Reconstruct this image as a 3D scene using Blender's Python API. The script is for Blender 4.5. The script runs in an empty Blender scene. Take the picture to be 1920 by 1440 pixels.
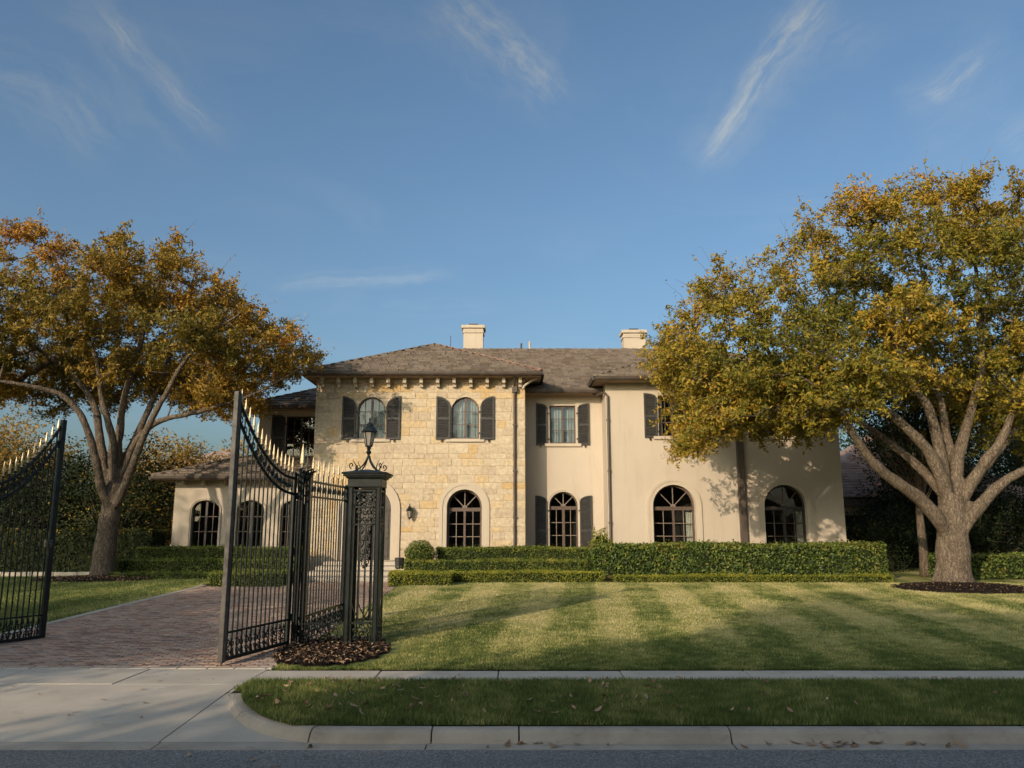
import bpy, bmesh, math, random
import numpy as np
from mathutils import Vector, Matrix

random.seed(11)
RNG = np.random.default_rng(11)
SC = bpy.context.scene
COL = SC.collection

# ---------------------------------------------------------------- camera, sky, sun, exposure
EYE = 2.0
FPX = 1480.0                                    # focal length in pixels of a 1920 px wide picture
PITCH = math.atan(270 / FPX)
cam_d = bpy.data.cameras.new('camera')
cam = bpy.data.objects.new('camera', cam_d)
COL.objects.link(cam)
cam.location = (0, 0, EYE)
cam.rotation_euler = (math.pi / 2 + PITCH, 0, 0)
cam_d.sensor_width = 36
cam_d.lens = FPX / 1920 * 36
cam_d.clip_start = 0.05
cam_d.clip_end = 3000
SC.camera = cam

SUN_AZ = math.radians(33)                       # light travels towards +Y and +X
SUN_EL = math.radians(17.5)
sun_d = bpy.data.lights.new('sun', 'SUN')
sun_d.energy = 3.25
sun_d.angle = math.radians(0.5)
sun_d.color = (1.0, 0.82, 0.61)
sun = bpy.data.objects.new('sun', sun_d)
COL.objects.link(sun)
to_sun = Vector((-math.sin(SUN_AZ) * math.cos(SUN_EL), -math.cos(SUN_AZ) * math.cos(SUN_EL), math.sin(SUN_EL)))
sun.rotation_euler = to_sun.to_track_quat('Z', 'Y').to_euler()
sun.location = to_sun * 100

SC.view_settings.view_transform = 'Standard'
SC.view_settings.look = 'None'
SC.view_settings.gamma = 1
SC.view_settings.use_curve_mapping = False
SC.view_settings.exposure = 0.14
SC.cycles.max_bounces = 8
SC.cycles.transparent_max_bounces = 12
SC.cycles.use_denoising = True


def P(u, v, y):
    """World x and z of what the photograph shows at pixel (u, v) when it stands y metres ahead."""
    dx = (u - 960) / FPX
    dz = (720 - v) / FPX
    d = math.cos(PITCH) - dz * math.sin(PITCH)
    n = math.sin(PITCH) + dz * math.cos(PITCH)
    return dx * y / d, EYE + n * y / d


class N:
    """Small helper to write node trees."""
    def __init__(self, tree):
        self.t = tree

    def n(self, kind, props=None, **ins):
        nd = self.t.nodes.new('ShaderNode' + kind)
        for k, v in (props or {}).items():
            setattr(nd, k, v)
        for k, v in ins.items():
            key = int(k[1:]) if k[0] == 'i' and k[1:].isdigit() else k.replace('_', ' ')
            s = nd.inputs[key]
            if isinstance(v, bpy.types.NodeSocket):
                self.t.links.new(v, s)
            elif isinstance(v, bpy.types.Node):
                self.t.links.new(v.outputs[0], s)
            else:
                s.default_value = v
        return nd

    def math(self, op, a, b=0.0, c=0.0, clamp=False):
        return self.n('Math', {'operation': op, 'use_clamp': clamp}, i0=a, i1=b, i2=c).outputs[0]

    def ramp(self, fac, stops, interp='LINEAR'):
        r = self.n('ValToRGB', None, Fac=fac)
        cr = r.color_ramp
        cr.interpolation = interp
        while len(cr.elements) < len(stops):
            cr.elements.new(0.5)
        for e, (p, c) in zip(cr.elements, stops):
            e.position = p
            e.color = (*c, 1) if len(c) == 3 else c
        return r.outputs[0]

    def mix(self, fac, a, b, blend='MIX'):
        m = self.n('Mix', {'data_type': 'RGBA', 'blend_type': blend})
        for i, v in ((0, fac), (6, a), (7, b)):
            s = m.inputs[i]
            if isinstance(v, bpy.types.NodeSocket):
                self.t.links.new(v, s)
            elif isinstance(v, (tuple, list)):
                s.default_value = (*v, 1) if len(v) == 3 else v
            else:
                s.default_value = v
        return m.outputs[2]

    def noise(self, vec, scale, detail=4, rough=0.55, dist=0.0):
        return self.n('TexNoise', None, Vector=vec, Scale=scale, Detail=detail, Roughness=rough, Distortion=dist).outputs[0]

    def smooth(self, x, lo, hi):
        return self.n('MapRange', {'interpolation_type': 'SMOOTHSTEP'}, Value=x, From_Min=lo, From_Max=hi).outputs[0]


# world: physical sky with thin cirrus streaks
world = bpy.data.worlds.new('World')
SC.world = world
world.use_nodes = True
wt = world.node_tree
wt.nodes.clear()
W = N(wt)
sky = W.n('TexSky', {'sky_type': 'NISHITA', 'sun_disc': False, 'sun_elevation': SUN_EL, 'sun_rotation': math.radians(180 + 33),
                     'air_density': 1.0, 'dust_density': 5.0, 'ozone_density': 2.6, 'altitude': 100})
gen = W.n('TexCoord').outputs['Generated']
sep = W.n('SeparateXYZ', None, Vector=gen)
fy = W.math('MAXIMUM', sep.outputs[1], 0.02)
gx = W.math('DIVIDE', sep.outputs[0], fy)
gz_ = W.math('DIVIDE', sep.outputs[2], fy)
front = W.smooth(sep.outputs[1], 0.05, 0.3)
gvec = W.n('CombineXYZ', None, X=gx, Y=gz_, Z=0.0).outputs[0]
warp = W.n('TexNoise', None, Vector=gvec, Scale=5.0, Detail=5.0, Roughness=0.6)
wv = W.n('VectorMath', {'operation': 'SUBTRACT'}, i0=warp.outputs[1], i1=(0.5, 0.5, 0.5)).outputs[0]
wsep = W.n('SeparateXYZ', None, Vector=wv)


def streak(a, b, wid, dens, wob=0.12, sc=(7, 60), taper=0.0):
    """A cirrus streak between two directions of the sky (given as photograph pixels)."""
    ax, az = P(*a, 1.0)
    bx, bz = P(*b, 1.0)
    az -= EYE
    bz -= EYE
    L = math.hypot(bx - ax, bz - az)
    tx, tz = (bx - ax) / L, (bz - az) / L
    px = W.math('ADD', W.math('SUBTRACT', gx, ax), W.math('MULTIPLY', wsep.outputs[0], wob))
    pz = W.math('ADD', W.math('SUBTRACT', gz_, az), W.math('MULTIPLY', wsep.outputs[1], wob))
    t = W.math('ADD', W.math('MULTIPLY', px, tx), W.math('MULTIPLY', pz, tz))
    s = W.math('SUBTRACT', W.math('MULTIPLY', pz, tx), W.math('MULTIPLY', px, tz))
    tn = W.math('DIVIDE', t, L)
    wl = W.math('MULTIPLY', W.math('ADD', 1.0 - taper, W.math('MULTIPLY', tn, taper)), wid)
    q = W.math('DIVIDE', W.math('ABSOLUTE', s), W.math('MAXIMUM', wl, 0.002))
    m = W.math('SUBTRACT', 1.0, W.smooth(q, 0.0, 1.0))
    m = W.math('MULTIPLY', m, W.math('MULTIPLY', W.smooth(tn, -0.05, 0.2), W.math('SUBTRACT', 1.0, W.smooth(tn, 0.75, 1.1))))
    v = W.n('CombineXYZ', None, X=W.math('MULTIPLY', t, sc[0]), Y=W.math('MULTIPLY', s, sc[1]), Z=float(a[0]))
    f = W.smooth(W.noise(v.outputs[0], 1.0, 7, 0.68, 0.25), 0.30, 0.80)
    return W.math('MULTIPLY', W.math('MULTIPLY', m, f), dens)


STREAKS = [((1315, 305), (1540, -20), 0.046, 0.80, 0.038, (11, 60), 0.75),
           ((1735, 185), (1845, 100), 0.028, 0.50, 0.05, (10, 70), 0.0),
           ((405, 255), (170, 0), 0.036, 0.45, 0.05, (8, 60), 0.4),
           ((1060, 180), (830, -20), 0.055, 0.55, 0.07, (18, 60), 0.4),
           ((240, 270), (-120, 60), 0.10, 0.26, 0.10, (6, 30), 0.3),
           ((500, 540), (850, 508), 0.022, 0.30, 0.05, (6, 60), 0.2),
           ((1290, 330), (1600, -40), 0.13, 0.20, 0.12, (6, 22), 0.6),
           ((1100, 210), (780, -40), 0.13, 0.20, 0.14, (7, 20), 0.4),
           ((430, 290), (100, -40), 0.12, 0.20, 0.12, (5, 20), 0.3),
           ((1680, 220), (1900, 70), 0.08, 0.18, 0.10, (6, 22), 0.2),
           ((700, 580), (930, 575), 0.02, 0.16, 0.05, (6, 60), 0.2),
           ((560, 5), (860, 60), 0.05, 0.10, 0.08, (8, 40), 0.0),
           ((1880, 290), (2050, 150), 0.06, 0.20, 0.05, (8, 40), 0.0)]
acc = 0.0
for st in STREAKS:
    acc = W.math('ADD', streak(*st), acc)
veil_v = W.n('VectorMath', {'operation': 'MULTIPLY'}, i0=gen, i1=(3.0, 3.0, 9.0)).outputs[0]
veil = W.math('MULTIPLY', W.smooth(W.noise(veil_v, 1.0, 6, 0.6, 1.2), 0.42, 0.85), 0.10)
cm = W.math('ADD', W.math('MULTIPLY', acc, front), veil, clamp=True)
lum = W.n('RGBToBW', None, Color=sky.outputs[0]).outputs[0]
cc = W.n('CombineXYZ', None, X=W.math('MULTIPLY', lum, 2.1), Y=W.math('MULTIPLY', lum, 2.0), Z=W.math('MULTIPLY', lum, 1.95)).outputs[0]
skyc = W.mix(1.0, W.mix(cm, sky.outputs[0], cc), (0.93, 1.04, 1.04), 'MULTIPLY')
bg = W.n('Background', None, Color=skyc, Strength=0.15)
W.n('OutputWorld', None, Surface=bg)


# ---------------------------------------------------------------- object helpers
def tag(o, label=None, cat=None, group=None, kind=None):
    for k, v in (('label', label), ('category', cat), ('group', group), ('kind', kind)):
        if v:
            o[k] = v
    return o


def root(name, loc, label, cat, group=None):
    o = bpy.data.objects.new(name, None)
    COL.objects.link(o)
    o.location = loc
    o.empty_display_size = 0.2
    return tag(o, label, cat, group)


def link(name, me, parent=None, mat=None):
    o = bpy.data.objects.new(name, me)
    COL.objects.link(o)
    if mat is not None:
        if len(me.materials) == 0:
            me.materials.append(mat)
    if parent is not None:
        o.parent = parent
        o.matrix_parent_inverse = world_of(parent).inverted()
    return o


def world_of(o):
    m = Matrix.LocRotScale(o.location, o.rotation_euler, o.scale)
    if o.parent is not None:
        return world_of(o.parent) @ o.matrix_parent_inverse @ m
    return m


class MB:
    """Mesh builder: collects faces with world coordinates; build() links ONE object."""
    def __init__(self):
        self.v = []
        self.f = []
        self.t = []
        self.tint = 0.5

    def add(self, vs, fs):
        b = len(self.v)
        self.v.extend(tuple(x) for x in vs)
        self.t.extend([self.tint] * len(vs))
        self.f.extend(tuple(i + b for i in f) for f in fs)
        return self

    def box(self, x0, x1, y0, y1, z0, z1):
        vs = [(x0, y0, z0), (x1, y0, z0), (x1, y1, z0), (x0, y1, z0), (x0, y0, z1), (x1, y0, z1), (x1, y1, z1), (x0, y1, z1)]
        return self.add(vs, [(0, 3, 2, 1), (4, 5, 6, 7), (0, 1, 5, 4), (1, 2, 6, 5), (2, 3, 7, 6), (3, 0, 4, 7)])

    def obox(self, c, ax, ay, az, hx, hy, hz):
        c, ax, ay, az = Vector(c), Vector(ax) * hx, Vector(ay) * hy, Vector(az) * hz
        vs = [c + sx * ax + sy * ay + sz * az for sz in (-1, 1) for sx, sy in ((-1, -1), (1, -1), (1, 1), (-1, 1))]
        return self.add(vs, [(0, 3, 2, 1), (4, 5, 6, 7), (0, 1, 5, 4), (1, 2, 6, 5), (2, 3, 7, 6), (3, 0, 4, 7)])

    def bar(self, a, b, w, h=None):
        """A square-section bar from a to b."""
        a, b = Vector(a), Vector(b)
        d = (b - a)
        if d.length < 1e-6:
            return self
        z = d.normalized()
        x = z.cross(Vector((0, 1, 0)))
        if x.length < 0.2:
            x = z.cross(Vector((1, 0, 0)))
        x.normalize()
        y = z.cross(x)
        return self.obox((a + b) / 2, x, y, z, w / 2, (h or w) / 2, d.length / 2)

    def prism(self, pts, y0, y1):
        """Polygon in x, z (counter-clockwise seen from -y) given thickness from y0 (front) to y1."""
        n = len(pts)
        vs = [(x, y0, z) for x, z in pts] + [(x, y1, z) for x, z in pts]
        fs = [tuple(range(n)), tuple(range(2 * n - 1, n - 1, -1))]
        fs += [(i + n, (i + 1) % n + n, (i + 1) % n, i) for i in range(n)]
        return self.add(vs, fs)

    def strip(self, A, B, y0, y1, closed=False):
        """Solid ring between outline A and outline B (same count, x, z), from y0 to y1."""
        n = len(A)
        vs = [(x, y0, z) for x, z in A] + [(x, y0, z) for x, z in B] + [(x, y1, z) for x, z in A] + [(x, y1, z) for x, z in B]
        fs = []
        for i in range(n if closed else n - 1):
            j = (i + 1) % n
            fs += [(i, j, n + j, n + i), (n + i, n + j, 3 * n + j, 3 * n + i), (j, i, 2 * n + i, 2 * n + j), (2 * n + j, 2 * n + i, 3 * n + i, 3 * n + j)]
        if not closed:
            fs += [(0, n, 3 * n, 2 * n), (n - 1, 2 * n + n - 1, 3 * n + n - 1, n + n - 1)]
        return self.add(vs, fs)

    def tube(self, pts, rad, sides=6, cap=True):
        pts = [Vector(p) for p in pts]
        n = len(pts)
        rad = [rad] * n if isinstance(rad, (int, float)) else rad
        up = None
        vs, fs = [], []
        for i, p in enumerate(pts):
            d = (pts[min(i + 1, n - 1)] - pts[max(i - 1, 0)])
            d = d.normalized() if d.length > 1e-9 else Vector((0, 0, 1))
            if up is None:
                up = d.cross(Vector((0.3, 0.9, 0.2)))
                if up.length < 0.1:
                    up = d.cross(Vector((1, 0, 0)))
            up = (up - d * up.dot(d)).normalized()
            w = d.cross(up)
            for k in range(sides):
                a = 2 * math.pi * k / sides
                vs.append(p + (up * math.cos(a) + w * math.sin(a)) * rad[i])
        for i in range(n - 1):
            for k in range(sides):
                a, b = i * sides + k, i * sides + (k + 1) % sides
                fs.append((a, b, b + sides, a + sides))
        if cap:
            fs.append(tuple(range(sides - 1, -1, -1)))
            fs.append(tuple((n - 1) * sides + k for k in range(sides)))
        return self.add(vs, fs)

    def lathe(self, c, prof, sides=10, sx=1.0, sy=1.0, rot=0.0):
        """prof: list of (radius, z) around the vertical axis through c."""
        vs, fs = [], []
        for r, z in prof:
            for k in range(sides):
                a = 2 * math.pi * k / sides + rot
                vs.append((c[0] + r * math.cos(a) * sx, c[1] + r * math.sin(a) * sy, c[2] + z))
        for i in range(len(prof) - 1):
            for k in range(sides):
                a, b = i * sides + k, i * sides + (k + 1) % sides
                fs.append((a, b, b + sides, a + sides))
        fs.append(tuple(range(sides - 1, -1, -1)))
        fs.append(tuple((len(prof) - 1) * sides + k for k in range(sides)))
        return self.add(vs, fs)

    def mesh(self, name):
        me = bpy.data.meshes.new(name)
        me.from_pydata(self.v, [], self.f)
        at = me.attributes.new('tint', 'FLOAT', 'POINT')
        at.data.foreach_set('value', self.t)
        me.update()
        return me

    def build(self, name, mat, parent=None, smooth=False, bevel=0.0):
        me = self.mesh(name)
        me.materials.append(mat)
        if bevel > 0:
            bm = bmesh.new()
            bm.from_mesh(me)
            bmesh.ops.bevel(bm, geom=bm.edges[:], offset=bevel, segments=1, affect='EDGES')
            bm.to_mesh(me)
            bm.free()
        if smooth:
            me.shade_smooth()
        return link(name, me, parent)


def np_mesh(name, verts, faces, mat, tint=None, parent=None, smooth=False):
    """verts (n,3) and faces (m,k) arrays -> one object."""
    me = bpy.data.meshes.new(name)
    n, (m, k) = len(verts), faces.shape
    me.vertices.add(n)
    me.vertices.foreach_set('co', np.ascontiguousarray(verts, dtype=np.float32).ravel())
    me.loops.add(m * k)
    me.loops.foreach_set('vertex_index', np.ascontiguousarray(faces, dtype=np.int32).ravel())
    me.polygons.add(m)
    me.polygons.foreach_set('loop_start', np.arange(0, m * k, k, dtype=np.int32))
    me.polygons.foreach_set('loop_total', np.full(m, k, dtype=np.int32))
    if tint is not None:
        at = me.attributes.new('tint', 'FLOAT', 'POINT')
        at.data.foreach_set('value', np.ascontiguousarray(tint, dtype=np.float32))
    me.update(calc_edges=True)
    me.validate()
    me.materials.append(mat)
    if smooth:
        me.shade_smooth()
    return link(name, me, parent)


# ---------------------------------------------------------------- materials
def new_mat(name):
    m = bpy.data.materials.new(name)
    m.use_nodes = True
    m.node_tree.nodes.clear()
    return m, N(m.node_tree)


def finish(n, color, rough=0.8, bump=None, bstr=0.3, bdist=0.01, metal=0.0, spec=0.5, coat=0.0):
    ins = dict(Base_Color=color, Roughness=rough, Metallic=metal)
    if isinstance(color, (tuple, list)):
        ins['Base_Color'] = (*color, 1)
    b = n.n('BsdfPrincipled', None, **ins)
    b.inputs['Specular IOR Level'].default_value = spec
    if bump is not None:
        bp = n.n('Bump', None, Height=bump, Strength=bstr, Distance=bdist)
        n.t.links.new(bp.outputs[0], b.inputs['Normal'])
    n.n('OutputMaterial', None, Surface=b)
    return b


def obj_vec(n):
    return n.n('TexCoord').outputs['Object']


def geo_pos(n):
    return n.n('NewGeometry').outputs['Position']


def attr_tint(n):
    return n.n('Attribute', {'attribute_name': 'tint'}).outputs['Fac']


def scaled(n, v, s):
    return n.n('VectorMath', {'operation': 'MULTIPLY'}, i0=v, i1=s).outputs[0]


def pieces_mat(name, stops, rough=0.85, nscale=14, namp=0.35, bstr=0.35, bdist=0.01, spec=0.3, stain=0.0):
    """Colour per piece from its 'tint' attribute, with grain."""
    m, n = new_mat(name)
    pos = geo_pos(n)
    base = n.ramp(attr_tint(n), stops)
    g = n.noise(pos, nscale, 6, 0.65)
    col = n.mix(namp, base, n.ramp(g, [(0.25, (0.25, 0.25, 0.25)), (0.75, (0.95, 0.95, 0.95))]), 'OVERLAY')
    if stain:
        s = n.smooth(n.noise(scaled(n, pos, (1.1, 1.1, 0.5)), 1.3, 5, 0.6), 0.45, 0.75)
        col = n.mix(n.math('MULTIPLY', s, stain), col, (0.10, 0.085, 0.07))
    finish(n, col, rough, n.noise(pos, nscale * 2.2, 5, 0.7), bstr, bdist, spec=spec)
    return m


M = {}
M['stone'] = pieces_mat('limestone', [(0.0, (0.41, 0.325, 0.23)), (0.35, (0.46, 0.37, 0.262)), (0.62, (0.49, 0.40, 0.28)), (0.80, (0.475, 0.355, 0.21)), (1.0, (0.46, 0.315, 0.155))], 0.92, 8, 0.45, 0.3, 0.015)
M['mortar'] = pieces_mat('mortar', [(0, (0.475, 0.39, 0.285)), (1, (0.49, 0.40, 0.29))], 0.95, 20, 0.3)
M['shingle'] = pieces_mat('slate_shingle', [(0.0, (0.130, 0.101, 0.079)), (0.4, (0.170, 0.134, 0.106)), (0.75, (0.208, 0.166, 0.132)), (1.0, (0.180, 0.150, 0.124))], 0.9, 12, 0.5, 0.6, 0.014, 0.2)
M['ridge'] = pieces_mat('ridge_tile', [(0, (0.21, 0.115, 0.085)), (1, (0.27, 0.16, 0.12))], 0.85, 12, 0.5)
M['brick'] = pieces_mat('clay_paver', [(0.0, (0.20, 0.130, 0.098)), (0.3, (0.32, 0.195, 0.138)), (0.6, (0.40, 0.270, 0.200)), (0.85, (0.38, 0.280, 0.220)), (1.0, (0.27, 0.215, 0.175))], 0.85, 25, 0.45, 0.4, 0.006, 0.3, 0.25)
M['redbrick'] = pieces_mat('old_roof_tile', [(0.0, (0.27, 0.175, 0.135)), (1.0, (0.40, 0.28, 0.225))], 0.9, 20, 0.4)


def stucco(name, c1, c2):
    m, n = new_mat(name)
    pos = geo_pos(n)
    a = n.noise(pos, 0.6, 6, 0.6)
    b = n.noise(scaled(n, pos, (2.5, 2.5, 0.35)), 1.2, 5, 0.65)
    col = n.mix(n.smooth(a, 0.3, 0.75), c1, c2)
    col = n.mix(n.math('MULTIPLY', n.smooth(b, 0.48, 0.78), 0.34), col, (0.36, 0.28, 0.20))
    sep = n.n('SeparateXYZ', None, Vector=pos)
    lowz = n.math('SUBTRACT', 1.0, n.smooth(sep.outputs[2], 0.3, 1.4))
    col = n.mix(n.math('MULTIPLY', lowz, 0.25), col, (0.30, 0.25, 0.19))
    finish(n, col, 0.92, n.noise(pos, 38, 6, 0.7), 0.30, 0.012, spec=0.2)
    return m


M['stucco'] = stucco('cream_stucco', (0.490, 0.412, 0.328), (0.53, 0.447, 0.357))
M['trim'] = stucco('cast_stone_trim', (0.49, 0.412, 0.32), (0.535, 0.45, 0.35))


def plain(name, color, rough=0.6, var=0.25, scale=10, metal=0.0, spec=0.5, bstr=0.15):
    m, n = new_mat(name)
    pos = geo_pos(n)
    g = n.noise(pos, scale, 5, 0.6)
    dark = tuple(c * (1 - var) for c in color)
    lite = tuple(min(1, c * (1 + var)) for c in color)
    finish(n, n.mix(n.smooth(g, 0.3, 0.7), dark, lite), rough, n.noise(pos, scale * 4, 4, 0.6), bstr, 0.004, metal, spec)
    return m


M['iron_flat'] = plain('painted_iron', (0.0085, 0.0115, 0.0105), 0.45, 0.5, 9, 0.0, 0.35, 0.25)
def iron():
    m, n = new_mat('painted_iron_weathered')
    pos = geo_pos(n)
    g = n.noise(pos, 9, 5, 0.6)
    r = n.smooth(n.noise(pos, 3.1, 6, 0.75), 0.56, 0.74)
    col = n.mix(n.smooth(g, 0.3, 0.7), (0.005, 0.008, 0.007), (0.016, 0.021, 0.019))
    col = n.mix(n.math('MULTIPLY', r, 0.55), col, (0.042, 0.030, 0.021))
    b = finish(n, col, 0.5, n.noise(pos, 40, 4, 0.6), 0.25, 0.004, 0.0, 0.35)
    n.t.links.new(n.math('ADD', 0.4, n.math('MULTIPLY', r, 0.35)), b.inputs['Roughness'])
    return m


M['iron'] = iron()
M['iron_lit_tone'] = plain('lit_tone_iron', (0.075, 0.066, 0.056), 0.55, 0.45, 7, 0.0, 0.4, 0.25)  # paler brown iron: sunlight on the gate's free stile put into its colour
M['gold'] = plain('old_gilding', (0.62, 0.47, 0.27), 0.45, 0.2, 30, 0.25, 0.5, 0.2)
M['shutter'] = plain('dark_shutter_paint', (0.040, 0.036, 0.033), 0.6, 0.25, 8)
M['frame'] = plain('brown_window_paint', (0.098, 0.064, 0.047), 0.5, 0.2, 10)
M['frame_dark'] = plain('dark_window_paint', (0.035, 0.027, 0.022), 0.5, 0.2, 10)
M['bar'] = plain('glazing_bar_paint', (0.19, 0.145, 0.112), 0.5, 0.15, 10)
M['gutter'] = plain('bronze_gutter', (0.060, 0.043, 0.034), 0.45, 0.3, 4)
M['soffit'] = plain('soffit_paint', (0.30, 0.21, 0.14), 0.8, 0.2, 5)
M['downpipe'] = plain('bronze_downpipe', (0.085, 0.062, 0.047), 0.55, 0.2, 3)
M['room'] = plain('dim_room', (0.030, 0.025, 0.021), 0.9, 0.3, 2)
M['door'] = plain('dark_door', (0.055, 0.045, 0.038), 0.5, 0.3, 6)
M['curtain'] = plain('pale_curtain', (0.62, 0.58, 0.50), 0.9, 0.12, 4)
M['net'] = plain('sky_tinted_net_curtain', (0.40, 0.46, 0.48), 0.9, 0.1, 4)  # grey blue: the sky's reflection in the upper panes put into the net's colour
M['pot'] = plain('black_pot', (0.02, 0.02, 0.02), 0.5, 0.3, 8)


def bark(name, c1, c2):
    m, n = new_mat(name)
    pos = geo_pos(n)
    v = scaled(n, pos, (1.0, 1.0, 0.28))
    g = n.noise(v, 16, 7, 0.72, 0.4)
    g2 = n.noise(pos, 2.2, 4, 0.6)
    cell = n.n('TexVoronoi', {'feature': 'DISTANCE_TO_EDGE'}, Vector=n.n('VectorMath', {'operation': 'ADD'}, i0=v, i1=scaled(n, n.n('TexNoise', None, Vector=pos, Scale=6.0).outputs[1], (0.25, 0.25, 0.25))).outputs[0], Scale=11.0).outputs[0]
    crack = n.smooth(cell, 0.0, 0.16)
    col = n.mix(n.smooth(g, 0.3, 0.72), c1, c2)
    col = n.mix(n.math('MULTIPLY', n.smooth(g2, 0.45, 0.7), 0.45), col, tuple(x * 0.6 for x in c1))
    col = n.mix(n.math('MULTIPLY', n.math('SUBTRACT', 1.0, crack), 0.45), col, tuple(x * 0.35 for x in c1))
    h = n.math('ADD', n.math('MULTIPLY', g, 0.6), n.math('MULTIPLY', crack, 0.6))
    finish(n, col, 0.95, h, 0.9, 0.035, spec=0.15)
    return m


M['bark'] = bark('pale_bark', (0.135, 0.100, 0.070), (0.265, 0.208, 0.152))
M['bark_grey'] = bark('grey_bark', (0.110, 0.083, 0.060), (0.225, 0.175, 0.130))
M['twig'] = plain('twig_bark', (0.125, 0.095, 0.07), 0.9, 0.3, 8, spec=0.15)


def leaf_mat(name, stops, trans=0.36, rough=0.55, spec=0.35):
    m, n = new_mat(name)
    t = attr_tint(n)
    col = n.ramp(t, stops)
    b = n.n('BsdfPrincipled', None, Base_Color=col, Roughness=rough)
    b.inputs['Specular IOR Level'].default_value = spec
    tr = n.n('BsdfTranslucent', None, Color=n.mix(0.5, col, n.mix(1.0, col, (1.0, 0.95, 0.35), 'MULTIPLY')))
    mx = n.n('MixShader', None, Fac=trans, i1=b, i2=tr)
    n.n('OutputMaterial', None, Surface=mx)
    return m


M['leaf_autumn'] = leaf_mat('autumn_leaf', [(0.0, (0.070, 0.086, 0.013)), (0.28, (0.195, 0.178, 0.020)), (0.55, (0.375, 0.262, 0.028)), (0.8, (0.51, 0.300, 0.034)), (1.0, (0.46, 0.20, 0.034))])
M['leaf_autumn_brown'] = leaf_mat('brown_autumn_leaf', [(0.0, (0.068, 0.076, 0.014)), (0.28, (0.195, 0.155, 0.022)), (0.55, (0.36, 0.228, 0.030)), (0.8, (0.47, 0.250, 0.034)), (1.0, (0.43, 0.170, 0.034))])
M['leaf_gold'] = leaf_mat('golden_leaf', [(0.0, (0.16, 0.12, 0.022)), (0.5, (0.36, 0.23, 0.045)), (1.0, (0.43, 0.25, 0.07))])
M['leaf_dark'] = leaf_mat('evergreen_leaf', [(0.0, (0.008, 0.014, 0.005)), (0.65, (0.020, 0.033, 0.009)), (0.92, (0.055, 0.062, 0.014)), (1.0, (0.24, 0.16, 0.03))], 0.15, 0.6, 0.2)
M['leaf_hedge'] = leaf_mat('box_hedge_leaf', [(0.0, (0.030, 0.052, 0.010)), (0.5, (0.100, 0.140, 0.020)), (0.85, (0.200, 0.225, 0.032)), (1.0, (0.30, 0.28, 0.05))], 0.22)
M['leaf_hedge_lime'] = leaf_mat('young_box_leaf', [(0.0, (0.070, 0.095, 0.012)), (0.5, (0.215, 0.235, 0.024)), (0.85, (0.34, 0.325, 0.036)), (1.0, (0.42, 0.34, 0.06))], 0.22)
M['leaf_laurel'] = leaf_mat('laurel_leaf', [(0.0, (0.022, 0.042, 0.010)), (0.5, (0.085, 0.125, 0.022)), (0.85, (0.190, 0.215, 0.036)), (1.0, (0.20, 0.16, 0.05))], 0.15, 0.5, 0.3)
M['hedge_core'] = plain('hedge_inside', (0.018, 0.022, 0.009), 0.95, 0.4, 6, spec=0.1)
M['leaf_dry'] = leaf_mat('dry_leaf', [(0.0, (0.15, 0.085, 0.045)), (0.5, (0.34, 0.20, 0.115)), (1.0, (0.50, 0.35, 0.22))], 0.15, 0.7, 0.25)
M['chip'] = pieces_mat('bark_mulch', [(0, (0.010, 0.008, 0.007)), (0.6, (0.024, 0.016, 0.012)), (1, (0.07, 0.043, 0.030))], 0.95, 30, 0.4)
M['soil'] = plain('dark_soil', (0.028, 0.019, 0.014), 0.98, 0.4, 8, spec=0.1)


def lawn_colour(n):
    """Mown stripes along y about a metre wide, patches, dry straw."""
    pos = geo_pos(n)
    sep = n.n('SeparateXYZ', None, Vector=pos)
    wob = n.math('MULTIPLY', n.math('SUBTRACT', n.noise(pos, 0.9, 4, 0.6), 0.5), 0.55)
    x = n.math('ADD', n.math('ADD', sep.outputs[0], wob), n.math('MULTIPLY', sep.outputs[1], -0.10))
    st = n.math('SINE', n.math('MULTIPLY', x, 2 * math.pi / 1.75))
    st = n.smooth(st, -0.45, 0.45)
    patch = n.noise(pos, 0.55, 6, 0.62)
    fine = n.noise(pos, 5.5, 6, 0.7)
    back = n.smooth(sep.outputs[1], 11.0, 17.0)          # the verge is greener, the big lawn drier
    dry = n.math('ADD', n.math('ADD', n.math('MULTIPLY', st, 0.24), n.math('MULTIPLY', n.smooth(patch, 0.3, 0.7), 0.36)), n.math('MULTIPLY', n.smooth(fine, 0.3, 0.75), 0.34))
    dry = n.math('MULTIPLY', dry, n.math('ADD', 0.38, n.math('MULTIPLY', back, 0.62)))
    left = n.math('SUBTRACT', 1.0, n.smooth(sep.outputs[0], -10.0, -8.8))
    dry = n.math('MULTIPLY', dry, n.math('SUBTRACT', 1.0, n.math('MULTIPLY', left, 0.55)))
    return dry, pos


def grass_mat(name, blade):
    m, n = new_mat(name)
    dry, pos = lawn_colour(n)
    if blade:
        dry = n.math('ADD', dry, n.math('MULTIPLY', n.math('SUBTRACT', attr_tint(n), 0.5), 0.55), clamp=True)
    col = n.ramp(dry, [(0.0, (0.080, 0.118, 0.028)), (0.24, (0.195, 0.228, 0.058)), (0.50, (0.49, 0.445, 0.165)), (1.0, (0.74, 0.60, 0.32))])
    if not blade:
        g = n.noise(pos, 60, 4, 0.7)
        col = n.mix(n.math('MULTIPLY', n.smooth(g, 0.35, 0.65), 0.55), col, (0.060, 0.062, 0.024))
        finish(n, col, 0.95, g, 0.8, 0.03, spec=0.1)
    else:
        b = n.n('BsdfPrincipled', None, Base_Color=col, Roughness=0.6)
        b.inputs['Specular IOR Level'].default_value = 0.25
        tr = n.n('BsdfTranslucent', None, Color=col)
        n.n('OutputMaterial', None, Surface=n.n('MixShader', None, Fac=0.25, i1=b, i2=tr))
    return m


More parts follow.
